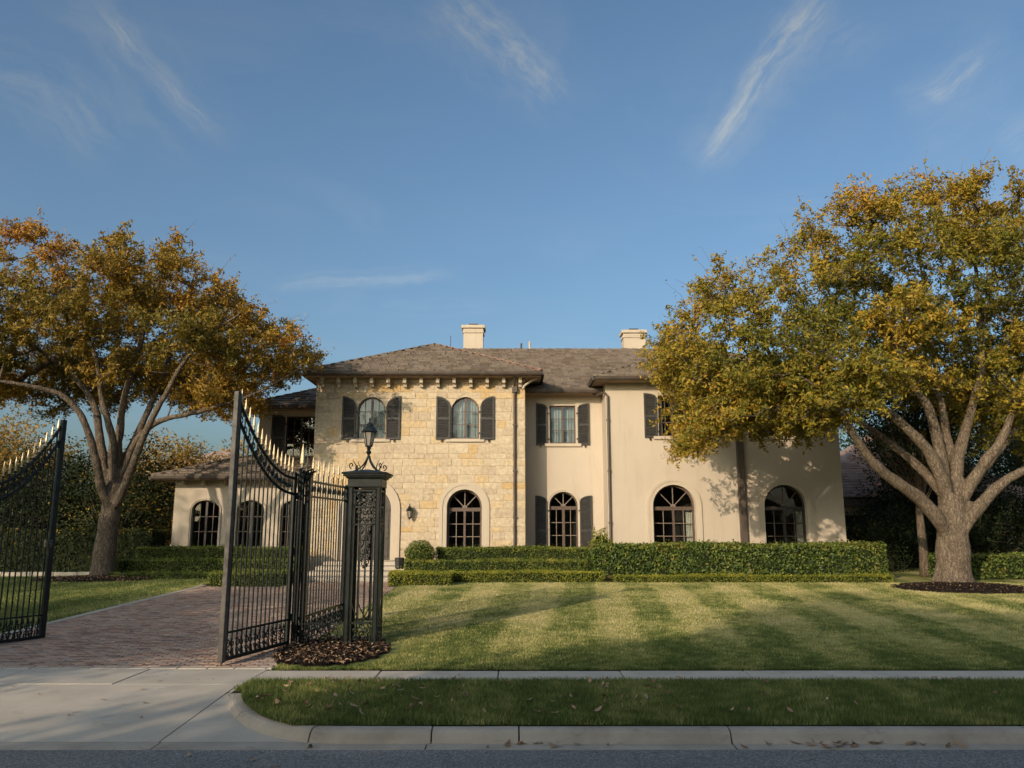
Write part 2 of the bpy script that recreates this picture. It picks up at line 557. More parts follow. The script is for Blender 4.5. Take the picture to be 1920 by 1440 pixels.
M['turf'] = grass_mat('turf', False)
M['blade'] = grass_mat('grass_blade', True)


def asphalt():
    m, n = new_mat('asphalt')
    pos = geo_pos(n)
    sp = n.n('TexVoronoi', None, Vector=pos, Scale=70.0).outputs[1]
    g = n.noise(pos, 45, 4, 0.8)
    big = n.noise(scaled(n, pos, (0.25, 1.2, 1)), 1.0, 5, 0.6)
    col = n.ramp(n.n('RGBToBW', None, Color=sp).outputs[0], [(0.1, (0.135, 0.125, 0.115)), (0.6, (0.255, 0.238, 0.218)), (0.95, (0.45, 0.425, 0.395))])
    col = n.mix(n.math('MULTIPLY', n.smooth(big, 0.35, 0.7), 0.35), col, (0.135, 0.132, 0.130))
    ck = n.n('TexVoronoi', {'feature': 'DISTANCE_TO_EDGE'}, Vector=n.n('VectorMath', {'operation': 'ADD'}, i0=pos, i1=scaled(n, n.n('TexNoise', None, Vector=pos, Scale=1.5, Detail=5.0).outputs[1], (0.9, 0.9, 0.0))).outputs[0], Scale=0.55).outputs[0]
    col = n.mix(n.math('MULTIPLY', n.math('SUBTRACT', 1.0, n.smooth(ck, 0.001, 0.008)), 0.22), col, (0.03, 0.03, 0.03))
    oil = n.smooth(n.noise(scaled(n, pos, (1.0, 1.6, 1.0)), 1.6, 3, 0.5), 0.64, 0.76)
    col = n.mix(n.math('MULTIPLY', oil, 0.35), col, (0.05, 0.05, 0.05))
    finish(n, col, 0.9, n.math('ADD', n.n('RGBToBW', None, Color=sp).outputs[0], g), 0.8, 0.010, spec=0.3)
    return m


M['asphalt'] = asphalt()


def concrete(name, c1, c2, stain=0.4):
    m, n = new_mat(name)
    pos = geo_pos(n)
    a = n.noise(pos, 1.1, 7, 0.65)
    f = n.noise(pos, 55, 4, 0.75)
    s = n.noise(scaled(n, pos, (1, 1, 3)), 3.2, 6, 0.7, 0.6)
    col = n.mix(n.smooth(a, 0.3, 0.7), c1, c2)
    col = n.mix(n.math('MULTIPLY', n.smooth(s, 0.55, 0.8), stain), col, tuple(x * 0.45 for x in c1))
    col = n.mix(n.math('MULTIPLY', n.smooth(f, 0.58, 0.75), 0.35), col, tuple(x * 0.55 for x in c1))
    finish(n, col, 0.9, f, 0.35, 0.006, spec=0.25)
    return m


M['concrete'] = concrete('concrete', (0.47, 0.405, 0.325), (0.57, 0.495, 0.40), 0.5)
M['kerb'] = concrete('kerb_concrete', (0.34, 0.285, 0.225), (0.48, 0.41, 0.33), 0.8)
M['edging'] = concrete('edging_concrete', (0.42, 0.36, 0.29), (0.52, 0.45, 0.37), 0.3)
M['joint'] = plain('joint_dirt', (0.060, 0.047, 0.036), 0.95, 0.4, 20, spec=0.1)


def glass():
    m, n = new_mat('window_glass')
    pos = geo_pos(n)
    gl = n.n('BsdfGlossy', {'distribution': 'GGX'}, Color=(0.92, 0.95, 0.97, 1), Roughness=0.015)
    bp = n.n('Bump', None, Height=n.noise(pos, 2.5, 2, 0.5), Strength=0.12, Distance=0.02)
    n.t.links.new(bp.outputs[0], gl.inputs['Normal'])
    tr = n.n('BsdfTransparent', None, Color=(0.80, 0.85, 0.84, 1))
    fr = n.n('Fresnel', None, IOR=1.5).outputs[0]
    k = n.math('ADD', 0.035, fr, clamp=True)
    n.n('OutputMaterial', None, Surface=n.n('MixShader', None, Fac=k, i1=tr, i2=gl))
    return m


M['glass'] = glass()


def lamp_glass():
    m, n = new_mat('lantern_glass')
    b = n.n('BsdfPrincipled', None, Base_Color=(0.62, 0.56, 0.48, 1), Roughness=0.25)
    tr = n.n('BsdfTranslucent', None, Color=(0.7, 0.62, 0.5, 1))
    tp = n.n('BsdfTransparent', None, Color=(0.9, 0.88, 0.84, 1))
    mx = n.n('MixShader', None, Fac=0.4, i1=b, i2=tr)
    n.n('OutputMaterial', None, Surface=n.n('MixShader', None, Fac=0.4, i1=mx, i2=tp))
    return m


M['lamp_glass'] = lamp_glass()

# ---------------------------------------------------------------- ground
def gz(y):
    """Height of the garden ground: level by the pavement, rising gently to the house."""
    return 0.0 if y < 11.8 else min(0.29, (y - 11.8) * 0.022)


def sheet(name, x0, x1, ys, zf, mat, nx=24, bump=0.0, kind='structure', parent=None):
    xs = np.linspace(x0, x1, nx + 1)
    vs = [(x, y, zf(y) + (bump * (random.random() - 0.5))) for y in ys for x in xs]
    fs = [(j * (nx + 1) + i, j * (nx + 1) + i + 1, (j + 1) * (nx + 1) + i + 1, (j + 1) * (nx + 1) + i) for j in range(len(ys) - 1) for i in range(nx)]
    me = bpy.data.meshes.new(name)
    me.from_pydata(vs, [], fs)
    me.materials.append(mat)
    me.shade_smooth()
    return tag(link(name, me, parent), kind=kind)


def frange(a, b, s):
    n = max(1, int(round((b - a) / s)))
    return [a + (b - a) * i / n for i in range(n + 1)]


def base_z(y):
    if y < -1.9:
        return 0.0
    if y < -1.6:
        return -0.35
    if y < 10.9:
        return -0.35
    return gz(y) - 0.03


sheet('ground', -900, 900, [-900, -60, -30, -10, -1.91, -1.9, -1.6, 8.70, 10.89, 10.9, 11.8] + frange(13, 26, 1) + [40, 80, 200, 1500], base_z, M['turf'], 60)
sheet('road', -120, 120, [-1.75, 3.0, 8.22], lambda y: -0.130, M['asphalt'], 30)

# concrete gutter strip between asphalt and kerb, cast in lengths
gut = sheet('gutter', -60, 60, [8.0, 8.70], lambda y: -0.140, M['joint'], 4)
gj = [-40, -30, -20, -12, -8.5, -5.3, -3.53, -0.85, 2.2, 5.2, 8.2, 11.2, 15, 25, 45]
for a, b in zip(gj[:-1], gj[1:]):
    m_ = MB()
    m_.add([(a + .006, 8.215, -0.126), (b - .006, 8.215, -0.126), (b - .006, 8.46, -0.120), (a + .006, 8.46, -0.120), (a + .006, 8.215, -0.15), (b - .006, 8.215, -0.15)], [(0, 1, 2, 3), (4, 5, 1, 0)])
    m_.build('gutter_slab', M['kerb'], gut)

# rolled kerb swept along a path: straight beside the verge, curving up into the driveway apron
PATH = [(x, 8.4) for x in (45, 25, 15, 11.2, 8.2, 5.2, 2.2, 0.07, -0.81, -1.75)] + [(-2.05, 8.44), (-2.35, 8.56), (-2.62, 8.74), (-2.85, 8.97), (-3.05, 9.25), (-3.22, 9.55), (-3.36, 9.87), (-3.46, 10.2)]
PROF = [(0.0, -0.16), (0.0, -0.118), (0.02, -0.085), (0.045, -0.035), (0.075, -0.008), (0.115, 0.002), (0.19, 0.002), (0.19, -0.16)]


def kerb_frame(i):
    a, b = PATH[max(i - 1, 0)], PATH[min(i + 1, len(PATH) - 1)]
    d = Vector((b[0] - a[0], b[1] - a[1], 0)).normalized()
    return Vector((PATH[i][0], PATH[i][1], 0)), Vector((-d.y, d.x, 0)) * -1, d


kerb = sheet('kerb', -1.9, 45, [8.45, 8.56], lambda y: -0.145, M['joint'], 2)
n_path = len(PATH)
for i in range(n_path - 1):
    if i >= 10 and (i - 10) % 4:
        continue
    j = i + 1 if i < 10 else min(i + 4, n_path - 1)
    if i == 9:
        continue
    idx = list(range(i, j + 1)) if i != 8 else [8, 9, 10]
    vs = []
    for q, k in enumerate(idx):
        p, nrm, d = kerb_frame(k)
        off = 0.008 * (1 if q == 0 else -1 if q == len(idx) - 1 else 0)
        rise = max(0.0, (k - 12) / (n_path - 13)) if k > 12 else 0.0
        for (s, z) in PROF:
            zz = z if z > -0.15 else -0.16
            if rise:
                zz = z * (1 - rise) + 0.004 * rise if z > -0.15 else -0.16
            jit = (random.random() - 0.5) * 0.006
            pt = p + nrm * s + d * off
            vs.append((pt.x, pt.y + jit, zz + jit * 0.5))
    m_ = MB()
    np_ = len(PROF)
    fs = [(a * np_ + c, a * np_ + c + 1, (a + 1) * np_ + c + 1, (a + 1) * np_ + c) for a in range(len(idx) - 1) for c in range(np_ - 1)]
    fs += [tuple(range(np_)), tuple((len(idx) - 1) * np_ + c for c in reversed(range(np_)))]
    m_.add(vs, fs)
    o = m_.build('kerb_stone', M['kerb'], kerb, smooth=False)


def kerb_x(y):
    """x of the back of the kerb on the driveway side."""
    if y >= 10.2:
        return -3.40
    pts = PATH[10:]
    for (x0, y0), (x1, y1) in zip(pts[:-1], pts[1:]):
        if y0 <= y <= y1:
            return x0 + (x1 - x0) * (y - y0) / (y1 - y0) + 0.17
    return -1.9


# pavement of cast slabs
pav = sheet('pavement', -40, 40, [10.93, 11.79], lambda y: -0.012, M['joint'], 4)
pj = [-38, -30, -24, -19.0, -15.5, -12.2, -10.4, -8.65, -6.93, -5.20, -3.50, -1.86, -0.19, 1.53, 3.28, 4.97, 6.7, 8.4, 10.1, 11.9, 13.6, 15.4, 17.2, 20, 26, 38]
for a, b in zip(pj[:-1], pj[1:]):
    drive = -9.6 < (a + b) / 2 < -3.5
    y0, y1 = (10.80, 11.92) if drive else (10.95, 11.775)
    dz = (random.random() - 0.5) * 0.006
    m_ = MB().box(a + .008, b - .008, y0 + .006, y1, -0.10, 0.004 + dz)
    m_.build('pavement_slab', M['concrete'], pav, bevel=0.006)

# driveway apron: sloping concrete bays between gutter and pavement
apron = sheet('driveway_apron', -9.6, -3.42, [8.40, 10.80], lambda y: -0.135 + 0.13 * (y - 8.4) / 2.4, M['joint'], 3)


def apz(y):
    return -0.119 + (y - 8.46) / 2.34 * 0.121


for x0, x1 in ((-9.9, -7.2), (-7.19, -3.556), (-3.546, None)):
    m_ = MB()
    ys = frange(8.462, 10.795, 0.26)
    vs = []
    for y in ys:
        xr = (kerb_x(y) - 0.16) if x1 is None else x1 - .004
        if x1 is None:
            xr = max(xr, x0 + .05)
        vs += [(x0, y, apz(y)), (xr, y, apz(y))]
    m_.add(vs, [(2 * i, 2 * i + 1, 2 * i + 3, 2 * i + 2) for i in range(len(ys) - 1)])
    m_.build('apron_slab', M['concrete'], apron)
sheet('apron_wing', -16, -9.9, [8.46, 10.8], apz, M['turf'], 4)

# lawns and verge sheets
VERGE_X0 = -3.4
vm = MB()
ys = frange(8.60, 10.94, 0.12)
vv = []
for y in ys:
    for k in range(41):
        x0 = kerb_x(y) + 0.0
        x = x0 + (45 - x0) * (k / 40) ** 1.5
        vv.append((x, y, 0.012 + 0.02 * math.sin((y - 8.6) / 2.34 * math.pi)))
vm.add(vv, [(j * 41 + i, j * 41 + i + 1, (j + 1) * 41 + i + 1, (j + 1) * 41 + i) for j in range(len(ys) - 1) for i in range(40)])
tag(vm.build('verge', M['turf'], smooth=True), kind='structure')
sheet('lawn', -3.42, 30, frange(11.80, 25.7, 0.5), lambda y: gz(y) + 0.012, M['turf'], 60, 0.006)
sheet('side_lawn', -40, -9.42, frange(11.80, 29.0, 0.6), lambda y: gz(y) + 0.012, M['turf'], 40, 0.006)

# ---------------------------------------------------------------- brick driveway
drive = sheet('driveway', -9.4, -3.45, frange(11.92, 26.3, 0.6), lambda y: gz(y) - 0.012, M['joint'], 4)
for y in (11.925,):
    x = -9.4
    while x < -3.5:
        w = random.uniform(0.38, 0.46)
        MB().box(x + .005, min(x + w, -3.46) - .005, 11.93, 12.07, -0.08, 0.012 + random.uniform(-.003, .003)).build('edging_stone', M['edging'], drive, bevel=0.008)
        x += w
y = 12.08
while y < 24.2:
    l = 0.9
    m_ = MB()
    zA, zB = gz(y), gz(y + l)
    m_.add([(-9.42, y + .005, zA + .016), (-9.24, y + .005, zA + .016), (-9.24, y + l - .005, zB + .016), (-9.42, y + l - .005, zB + .016),
            (-9.24, y + .005, zA - .03), (-9.24, y + l - .005, zB - .03)], [(0, 1, 2, 3), (1, 4, 5, 2)])
    m_.build('edging_stone', M['edging'], drive)
    y += l

BW, BD = 0.205, 0.103
bricks = []
row = 0
y = 12.085
while y < 26.2:
    off = (row % 2) * BW / 2
    xl, xr = (-9.235, -3.46) if y < 24.2 else (-6.9, -3.7)
    x = xl - off
    while x < xr - 0.02:
        a, b = max(x, xl), min(x + BW, xr)
        if b - a > 0.04:
            bricks.append((a, b, y, y + BD))
        x += BW
    row += 1
    y += BD


def brick_mb(mb, a, b, y0, y1, z, g=0.005, ch=0.008):
    h = random.uniform(-.004, .004)
    t = z + 0.008 + h
    tl = [random.uniform(-.002, .002) for _ in range(4)]
    A = [(a + g, y0 + g), (b - g, y0 + g), (b - g, y1 - g), (a + g, y1 - g)]
    B = [(a + g + ch, y0 + g + ch), (b - g - ch, y0 + g + ch), (b - g - ch, y1 - g - ch), (a + g + ch, y1 - g - ch)]
    vs = [(x, yy, z - 0.02) for x, yy in A] + [(x, yy, t - 0.006) for x, yy in A] + [(x, yy, t + e) for (x, yy), e in zip(B, tl)]
    mb.add(vs, [(0, 1, 5, 4), (1, 2, 6, 5), (2, 3, 7, 6), (3, 0, 4, 7), (4, 5, 9, 8), (5, 6, 10, 9), (6, 7, 11, 10), (7, 4, 8, 11), (8, 9, 10, 11)])


in_view = [k for k, b in enumerate(bricks) if abs((b[0] + b[1]) / 2) < 0.625 * b[2] and b[1] - b[0] > 0.19]
single = set(in_view[:290])
variants = []
for k in range(24):
    m_ = MB()
    m_.tint = random.random()
    brick_mb(m_, -BW / 2, BW / 2, -BD / 2, BD / 2, 0)
    me = m_.mesh('brick')
    me.materials.append(M['brick'])
    variants.append(me)
rest = MB()
for k, (a, b, y0, y1) in enumerate(bricks):
    ym = (y0 + y1) / 2
    if k in single:
        o = bpy.data.objects.new('brick', random.choice(variants))
        COL.objects.link(o)
        o.location = ((a + b) / 2, ym, gz(ym))
        o.parent = drive
    else:
        rest.tint = random.random()
        brick_mb(rest, a, b, y0, y1, gz(ym))
tag(rest.build('paving_bricks', M['brick'], drive), kind='stuff')

# ---------------------------------------------------------------- house
HOUSE = root('house', (2.5, 31, 0.3), 'large two storey house of honey limestone and cream stucco under a brown slate roof', 'house')


def arch(cx, z0, zs, hw, rise, n=18, inset=0.0):
    """Outline of an opening, counter-clockwise from bottom left. inset shrinks it."""
    hw2, z02 = hw - inset, z0 + inset
    r2 = max(rise - inset, 0.0)
    pts = [(cx - hw2, z02), (cx + hw2, z02)]
    if rise <= 0:
        return pts + [(cx + hw2, zs - inset), (cx - hw2, zs - inset)]
    for k in range(n + 1):
        a = math.pi * k / n
        pts.append((cx + hw2 * math.cos(a), zs + r2 * math.sin(a)))
    return pts


def wall(name, mat, outer, holes, y, thick=0.0, parent=HOUSE):
    """Upright wall face in the plane y with real openings."""
    bm = bmesh.new()
    edges = []
    for loop in [outer] + holes:
        vs = [bm.verts.new((x, y, z)) for x, z in loop]
        edges += [bm.edges.new((vs[i], vs[(i + 1) % len(vs)])) for i in range(len(vs))]
    bmesh.ops.triangle_fill(bm, edges=edges, use_beauty=True, use_dissolve=False, normal=(0, -1, 0))
    bmesh.ops.recalc_face_normals(bm, faces=bm.faces)
    for f in bm.faces:
        if f.normal.y > 0:
            f.normal_flip()
    me = bpy.data.meshes.new(name)
    bm.to_mesh(me)
    bm.free()
    me.materials.append(mat)
    return link(name, me, parent)


def clip_poly(poly, clip):
    """Sutherland-Hodgman: poly clipped by convex counter-clockwise clip."""
    out = poly
    for i in range(len(clip)):
        ax, az = clip[i]
        bx, bz = clip[(i + 1) % len(clip)]
        inp, out = out, []
        if not inp:
            break
        side = lambda p: (bx - ax) * (p[1] - az) - (bz - az) * (p[0] - ax)
        for j in range(len(inp)):
            p, q = inp[j - 1], inp[j]
            sp, sq = side(p), side(q)
            if sq >= 0:
                if sp < 0:
                    t = sp / (sp - sq)
                    out.append((p[0] + t * (q[0] - p[0]), p[1] + t * (q[1] - p[1])))
                out.append(q)
            elif sp >= 0:
                t = sp / (sp - sq)
                out.append((p[0] + t * (q[0] - p[0]), p[1] + t * (q[1] - p[1])))
    return out


def area(poly):
    return 0.5 * sum(poly[i - 1][0] * poly[i][1] - poly[i][0] * poly[i - 1][1] for i in range(len(poly)))


def window(label, cx, y, z0, zs, hw, rise, rows, cols=2, fan=0, depth=0.20, frame='frame', bars='bar', surround=0.0, sproud=0.05,
           sill=False, blind=0, curtains='', name='window', tw=0.06, mull=0.085, panel=0.0, reveal='trim'):
    """A two-leaf window or door in an opening: frame, mullion, glazing bars, panes, reveal, room behind."""
    out = arch(cx, z0, zs, hw, rise)
    fm = MB()
    yf = y + depth
    inner = arch(cx, z0, zs, hw, rise, inset=tw)
    fm.strip(out, inner, yf - 0.02, yf + 0.06, closed=True)
    ztop = (zs + rise) if not fan else zs
    fm.box(cx - mull / 2, cx + mull / 2, yf - 0.035, yf + 0.05, z0 + tw, ztop - (tw if not fan else 0.0))
    clipo = arch(cx, z0, zs, hw, rise, inset=tw - 0.006)
    clear = arch(cx, z0, zs, hw, rise, inset=tw)
    if fan:
        fm.box(cx - hw + 0.02, cx + hw - 0.02, yf - 0.045, yf + 0.05, zs - 0.16, zs - 0.02)
    w = fm.build(name, M[frame], HOUSE)
    if label:
        w['label'] = label
    # leaf stiles and glazing bars
    st = 0.055
    zt = zs - 0.16 if fan else zs + rise - tw
    bm_ = MB()
    cells = []
    for s in (-1, 1):
        xa = cx + s * mull / 2
        xb = cx + s * (hw - tw)
        xl, xr = min(xa, xb), max(xa, xb)
        if panel and s:
            bm_.box(xl, xr, yf - 0.005, yf + 0.03, z0 + tw, z0 + tw + panel)
        zb = z0 + tw + panel
        for c in range(1, cols):
            x = xl + (xr - xl) * c / cols
            zc = zt
            if rise and not fan:
                q = abs(x - cx) / (hw - tw)
                zc = zs + (rise - tw) * math.sqrt(max(0.0, 1 - q * q))
            bm_.box(x - 0.014, x + 0.014, yf - 0.012, yf + 0.025, zb, zc)
        for r in range(1, rows):
            z = zb + (zt - zb) * r / rows
            bm_.box(xl, xr, yf - 0.010, yf + 0.022, z - 0.014, z + 0.014)
        for c in range(cols):
            for r in range(rows):
                q0, q1 = xl + (xr - xl) * c / cols, xl + (xr - xl) * (c + 1) / cols
                r0, r1 = zb + (zt - zb) * r / rows, zb + (zt - zb) * (r + 1) / rows
                cells.append([(q0, r0), (q1, r0), (q1, r1), (q0, r1)])
    if fan:
        r0, R = 0.10, hw - tw
        hub = [(cx + r0 * math.cos(math.pi * k / 8), zs - 0.02 + r0 * math.sin(math.pi * k / 8)) for k in range(9)]
        bm_.prism(hub, yf - 0.03, yf + 0.03)
        for k in range(1, fan):
            a = math.pi * k / fan
            bm_.bar((cx + r0 * math.cos(a), yf + 0.005, zs - 0.02 + r0 * math.sin(a)), (cx + R * math.cos(a), yf + 0.005, zs + (rise - tw) * math.sin(a)), 0.034, 0.03)
        for k in range(fan):
            a0, a1 = math.pi * k / fan, math.pi * (k + 1) / fan
            pts = [(cx + r0 * math.cos(a0), zs - 0.02 + r0 * math.sin(a0))]
            pts += [(cx + R * math.cos(a0 + (a1 - a0) * q / 5), zs - 0.02 + (rise - tw + 0.01) * math.sin(a0 + (a1 - a0) * q / 5)) for q in range(6)]
            pts.append((cx + r0 * math.cos(a1), zs - 0.02 + r0 * math.sin(a1)))
            cells.append(pts)
    bm_.build('glazing_bars', M[bars], w)
    for c in cells:
        pc = clip_poly(c, clipo)
        if len(pc) < 3 or abs(area(pc)) < 0.004:
            continue
        m_ = MB()
        ti, tj = random.uniform(-.004, .004), random.uniform(-.004, .004)
        mx, mz = sum(p[0] for p in pc) / len(pc), sum(p[1] for p in pc) / len(pc)
        m_.add([(x, yf + 0.010 + ti * (x - mx) * 2 + tj * (z - mz) * 2, z) for x, z in pc], [tuple(range(len(pc)))])
        m_.build('pane', M['glass'], w)
    # reveal of the opening
    rv = MB()
    n = len(out)
    rv.add([(x, y - 0.002, z) for x, z in out] + [(x, yf + 0.05, z) for x, z in out], [(i, (i + 1) % n, n + (i + 1) % n, n + i) for i in range(n)])
    rv.build('reveal', M[reveal], w)
    # dim room behind the glass
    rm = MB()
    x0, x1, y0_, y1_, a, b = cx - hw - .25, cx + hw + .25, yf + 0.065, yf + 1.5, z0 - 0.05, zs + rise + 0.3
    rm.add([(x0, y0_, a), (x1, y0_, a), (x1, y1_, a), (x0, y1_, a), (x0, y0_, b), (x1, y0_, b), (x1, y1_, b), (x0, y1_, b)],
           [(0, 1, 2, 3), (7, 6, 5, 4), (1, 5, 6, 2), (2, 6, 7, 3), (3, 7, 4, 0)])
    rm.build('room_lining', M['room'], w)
    zc = zs + rise * 0.98 if not fan else zs - 0.1
    for s in curtains:
        k = {'l': -1, 'r': 1}[s]
        cm_ = MB()
        n = 14
        wdt = hw * 0.34
        xs = [cx + k * (hw - 0.02) - k * wdt * i / n for i in range(n + 1)]
        vs = []
        for i, x in enumerate(xs):
            yy = yf + 0.16 + 0.028 * math.sin(i * 1.9)
            vs += [(x, yy, z0 + .02), (x, yy, zc)]
        cm_.add(vs, [(2 * i, 2 * i + 2, 2 * i + 3, 2 * i + 1) for i in range(n)])
        cm_.build('curtain', M['curtain'], w)
    if blind:
        b_ = MB()
        n = 22
        vs = []
        for i in range(n + 1):
            x = cx - hw + 0.03 + (2 * hw - .06) * i / n
            yy = yf + 0.20 + 0.018 * math.sin(i * 2.1)
            vs += [(x, yy, z0), (x, yy, zs + rise)]
        b_.add(vs, [(2 * i, 2 * i + 2, 2 * i + 3, 2 * i + 1) for i in range(n)])
        b_.build('net_curtain', M['net'], w)
    if surround:
        o2 = out[1:] + [out[0]]
        big = arch(cx, z0, zs, hw + surround, rise + surround)
        b2 = big[1:] + [big[0]]
        sm = MB()
        sm.strip(o2, b2, y - sproud, y + 0.02)
        mid1 = arch(cx, z0, zs, hw + surround * 0.55, rise + surround * 0.55)
        m1 = mid1[1:] + [mid1[0]]
        sm2 = MB()
        sm2.strip(m1, b2, y - sproud - 0.025, y - sproud + 0.001)
        sm.build('arch_surround', M['trim'], w)
        sm2.build('arch_moulding', M['trim'], w)
    if sill:
        MB().box(cx - hw - 0.22, cx + hw + 0.22, y - 0.09, y + 0.1, z0 - 0.13, z0 - 0.004).build('sill', M['trim'], w, bevel=0.012)
    return w


def shutter(cx, y, z0, zs, z1, w, side, tilt=0.0):
    """Louvred shutter; its tall edge is the outer one (side -1: left of its window)."""
    pts = [(cx - w / 2, z0), (cx + w / 2, z0)]
    prof = []
    for k in range(9):
        q = k / 8
        prof.append((q, zs + (z1 - zs) * math.sqrt(max(0, 1 - q * q))))
    if side < 0:
        top = [(cx - w / 2 + w * q, z) for q, z in prof][::-1]
    else:
        top = [(cx + w / 2 - w * q, z) for q, z in prof]
    outl = pts + top
    s = 0.065
    cxm = cx

    def shr(p):
        x = p[0] + (s if p[0] < cxm - w / 2 + 1e-6 else -s if p[0] > cxm + w / 2 - 1e-6 else 0)
        z = p[1] + s if p[1] <= z0 + 1e-6 else p[1] - s
        x = min(max(x, cx - w / 2 + s), cx + w / 2 - s)
        return (x, z)
    inn = [shr(p) for p in outl]
    f = MB()
    f.strip(outl, inn, y - 0.075, y - 0.03, closed=True)
    zm = z0 + (z1 - z0) * 0.48
    f.box(cx - w / 2 + s, cx + w / 2 - s, y - 0.073, y - 0.034, zm - 0.045, zm + 0.045)
    for z in (z0 + 0.25, z0 + (zs - z0) * 0.85):
        xi = cx - side * (w / 2 + 0.02)
        f.box(xi - 0.03, xi + 0.03, y - 0.06, y + 0.01, z - 0.03, z + 0.03)
    o = f.build('shutter', M['shutter'], HOUSE)
    MB().prism(inn, y - 0.036, y - 0.030).build('backing', M['shutter'], o)
    lv = MB()
    z = z0 + s + 0.02
    while z < z1 - s:
        q = 1.0
        if z > zs - s:
            t = (z - (zs - s)) / (z1 - zs)
            q = math.sqrt(max(0.0, 1 - t * t))
        if q > 0.2 and abs(z - zm) > 0.05:
            wi = (w - 2 * s) * q
            xa = cx - w / 2 + s if side < 0 else cx + w / 2 - s - wi
            lv.add([(xa, y - 0.070, z - .018), (xa + wi, y - 0.070, z - .018), (xa + wi, y - 0.040, z + .022), (xa, y - 0.040, z + .022),
                    (xa, y - 0.062, z - .022), (xa + wi, y - 0.062, z - .022)], [(0, 1, 2, 3), (4, 5, 1, 0)])
        z += 0.062
    tag(lv.build('louvres', M['shutter'], o), kind='stuff')
    h = MB()
    h.obox((cx + side * w * 0.1, y - 0.07, z0 - 0.05), (1, 0, 0), (0, 1, 0), (0, 0, 1), 0.018, 0.03, 0.05)
    h.build('holdback', M['iron'], o)
    return o


YS, YM, YP, YU = 31.0, 32.4, 32.0, 34.0
ST_X0, ST_X1, MID_X1, RT_X1 = -7.8, 0.52, 3.72, 12.89
ZB = 0.22

# openings: cx, z0, zspring, half width, rise
W_UP = [(-5.57, 5.46, 6.60, 0.55, 0.53), (-1.85, 5.46, 6.60, 0.55, 0.53)]
DOOR = (-5.55, 0.78, 2.72, 0.86, 0.86)
FRENCH = (-1.85, 0.62, 2.80, 0.68, 0.68)
MID_UP = (2.09, 5.42, 7.00, 0.54, 0.0)
MID_LO = (2.09, 0.62, 2.89, 0.58, 0.56)
R_LO = [(6.29, 0.62, 2.84, 0.82, 0.82), (10.61, 0.62, 2.84, 0.82, 0.82)]
R_UP = [(6.36, 5.56, 7.20, 0.56, 0.0), (10.45, 5.56, 7.20, 0.56, 0.0)]

holes = [arch(*w_) for w_ in W_UP] + [arch(*DOOR), arch(*FRENCH)]
stone_wall = wall('stone_wall', M['mortar'], [(ST_X0, ZB), (ST_X1, ZB), (ST_X1, 8.0), (ST_X0, 8.0)], holes, YS)
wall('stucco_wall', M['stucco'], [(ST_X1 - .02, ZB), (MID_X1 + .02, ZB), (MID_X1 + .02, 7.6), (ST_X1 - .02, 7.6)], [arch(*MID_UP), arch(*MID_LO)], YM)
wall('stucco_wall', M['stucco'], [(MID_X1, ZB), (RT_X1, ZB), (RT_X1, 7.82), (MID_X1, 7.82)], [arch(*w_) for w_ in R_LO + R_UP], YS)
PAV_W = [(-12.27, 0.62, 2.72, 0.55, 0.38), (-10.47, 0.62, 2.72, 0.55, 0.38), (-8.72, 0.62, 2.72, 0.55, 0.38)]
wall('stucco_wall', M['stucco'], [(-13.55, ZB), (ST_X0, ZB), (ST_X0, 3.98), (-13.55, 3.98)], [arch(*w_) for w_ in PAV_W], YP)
UPW = (-9.14, 4.98, 6.78, 0.66, 0.0)
wall('stucco_wall', M['stucco'], [(-10.95, 4.2), (ST_X0, 4.2), (ST_X0, 7.12), (-10.95, 7.12)], [arch(*UPW)], YU)
sd = MB()
for (xa, ya, xb, yb, z1) in ((ST_X0, 46, ST_X0, YS, 8.0), (ST_X1, YS, ST_X1, YM + .02, 8.0), (MID_X1, YM + .02, MID_X1, YS, 7.82), (RT_X1, YS, RT_X1, 46, 7.82),
                             (-13.55, 40, -13.55, YP, 3.98), (-10.95, 46, -10.95, YU, 7.12), (RT_X1, 46, -10.95, 46, 7.1)):
    sd.add([(xa, ya, ZB), (xb, yb, ZB), (xb, yb, z1), (xa, ya, z1)], [(0, 1, 2, 3)])
sd.build('side_wall', M['stucco'], HOUSE)

# --- limestone blocks, laid in uneven courses round the openings
def half_w(w_, z, pad):
    cx, z0, zs, hw, rise = w_
    if z < z0 - pad or z > zs + rise + pad:
        return -1.0
    if z <= zs:
        return hw + pad
    q = (z - zs) / (rise + pad)
    return (hw + pad) * math.sqrt(max(0.0, 1 - q * q))


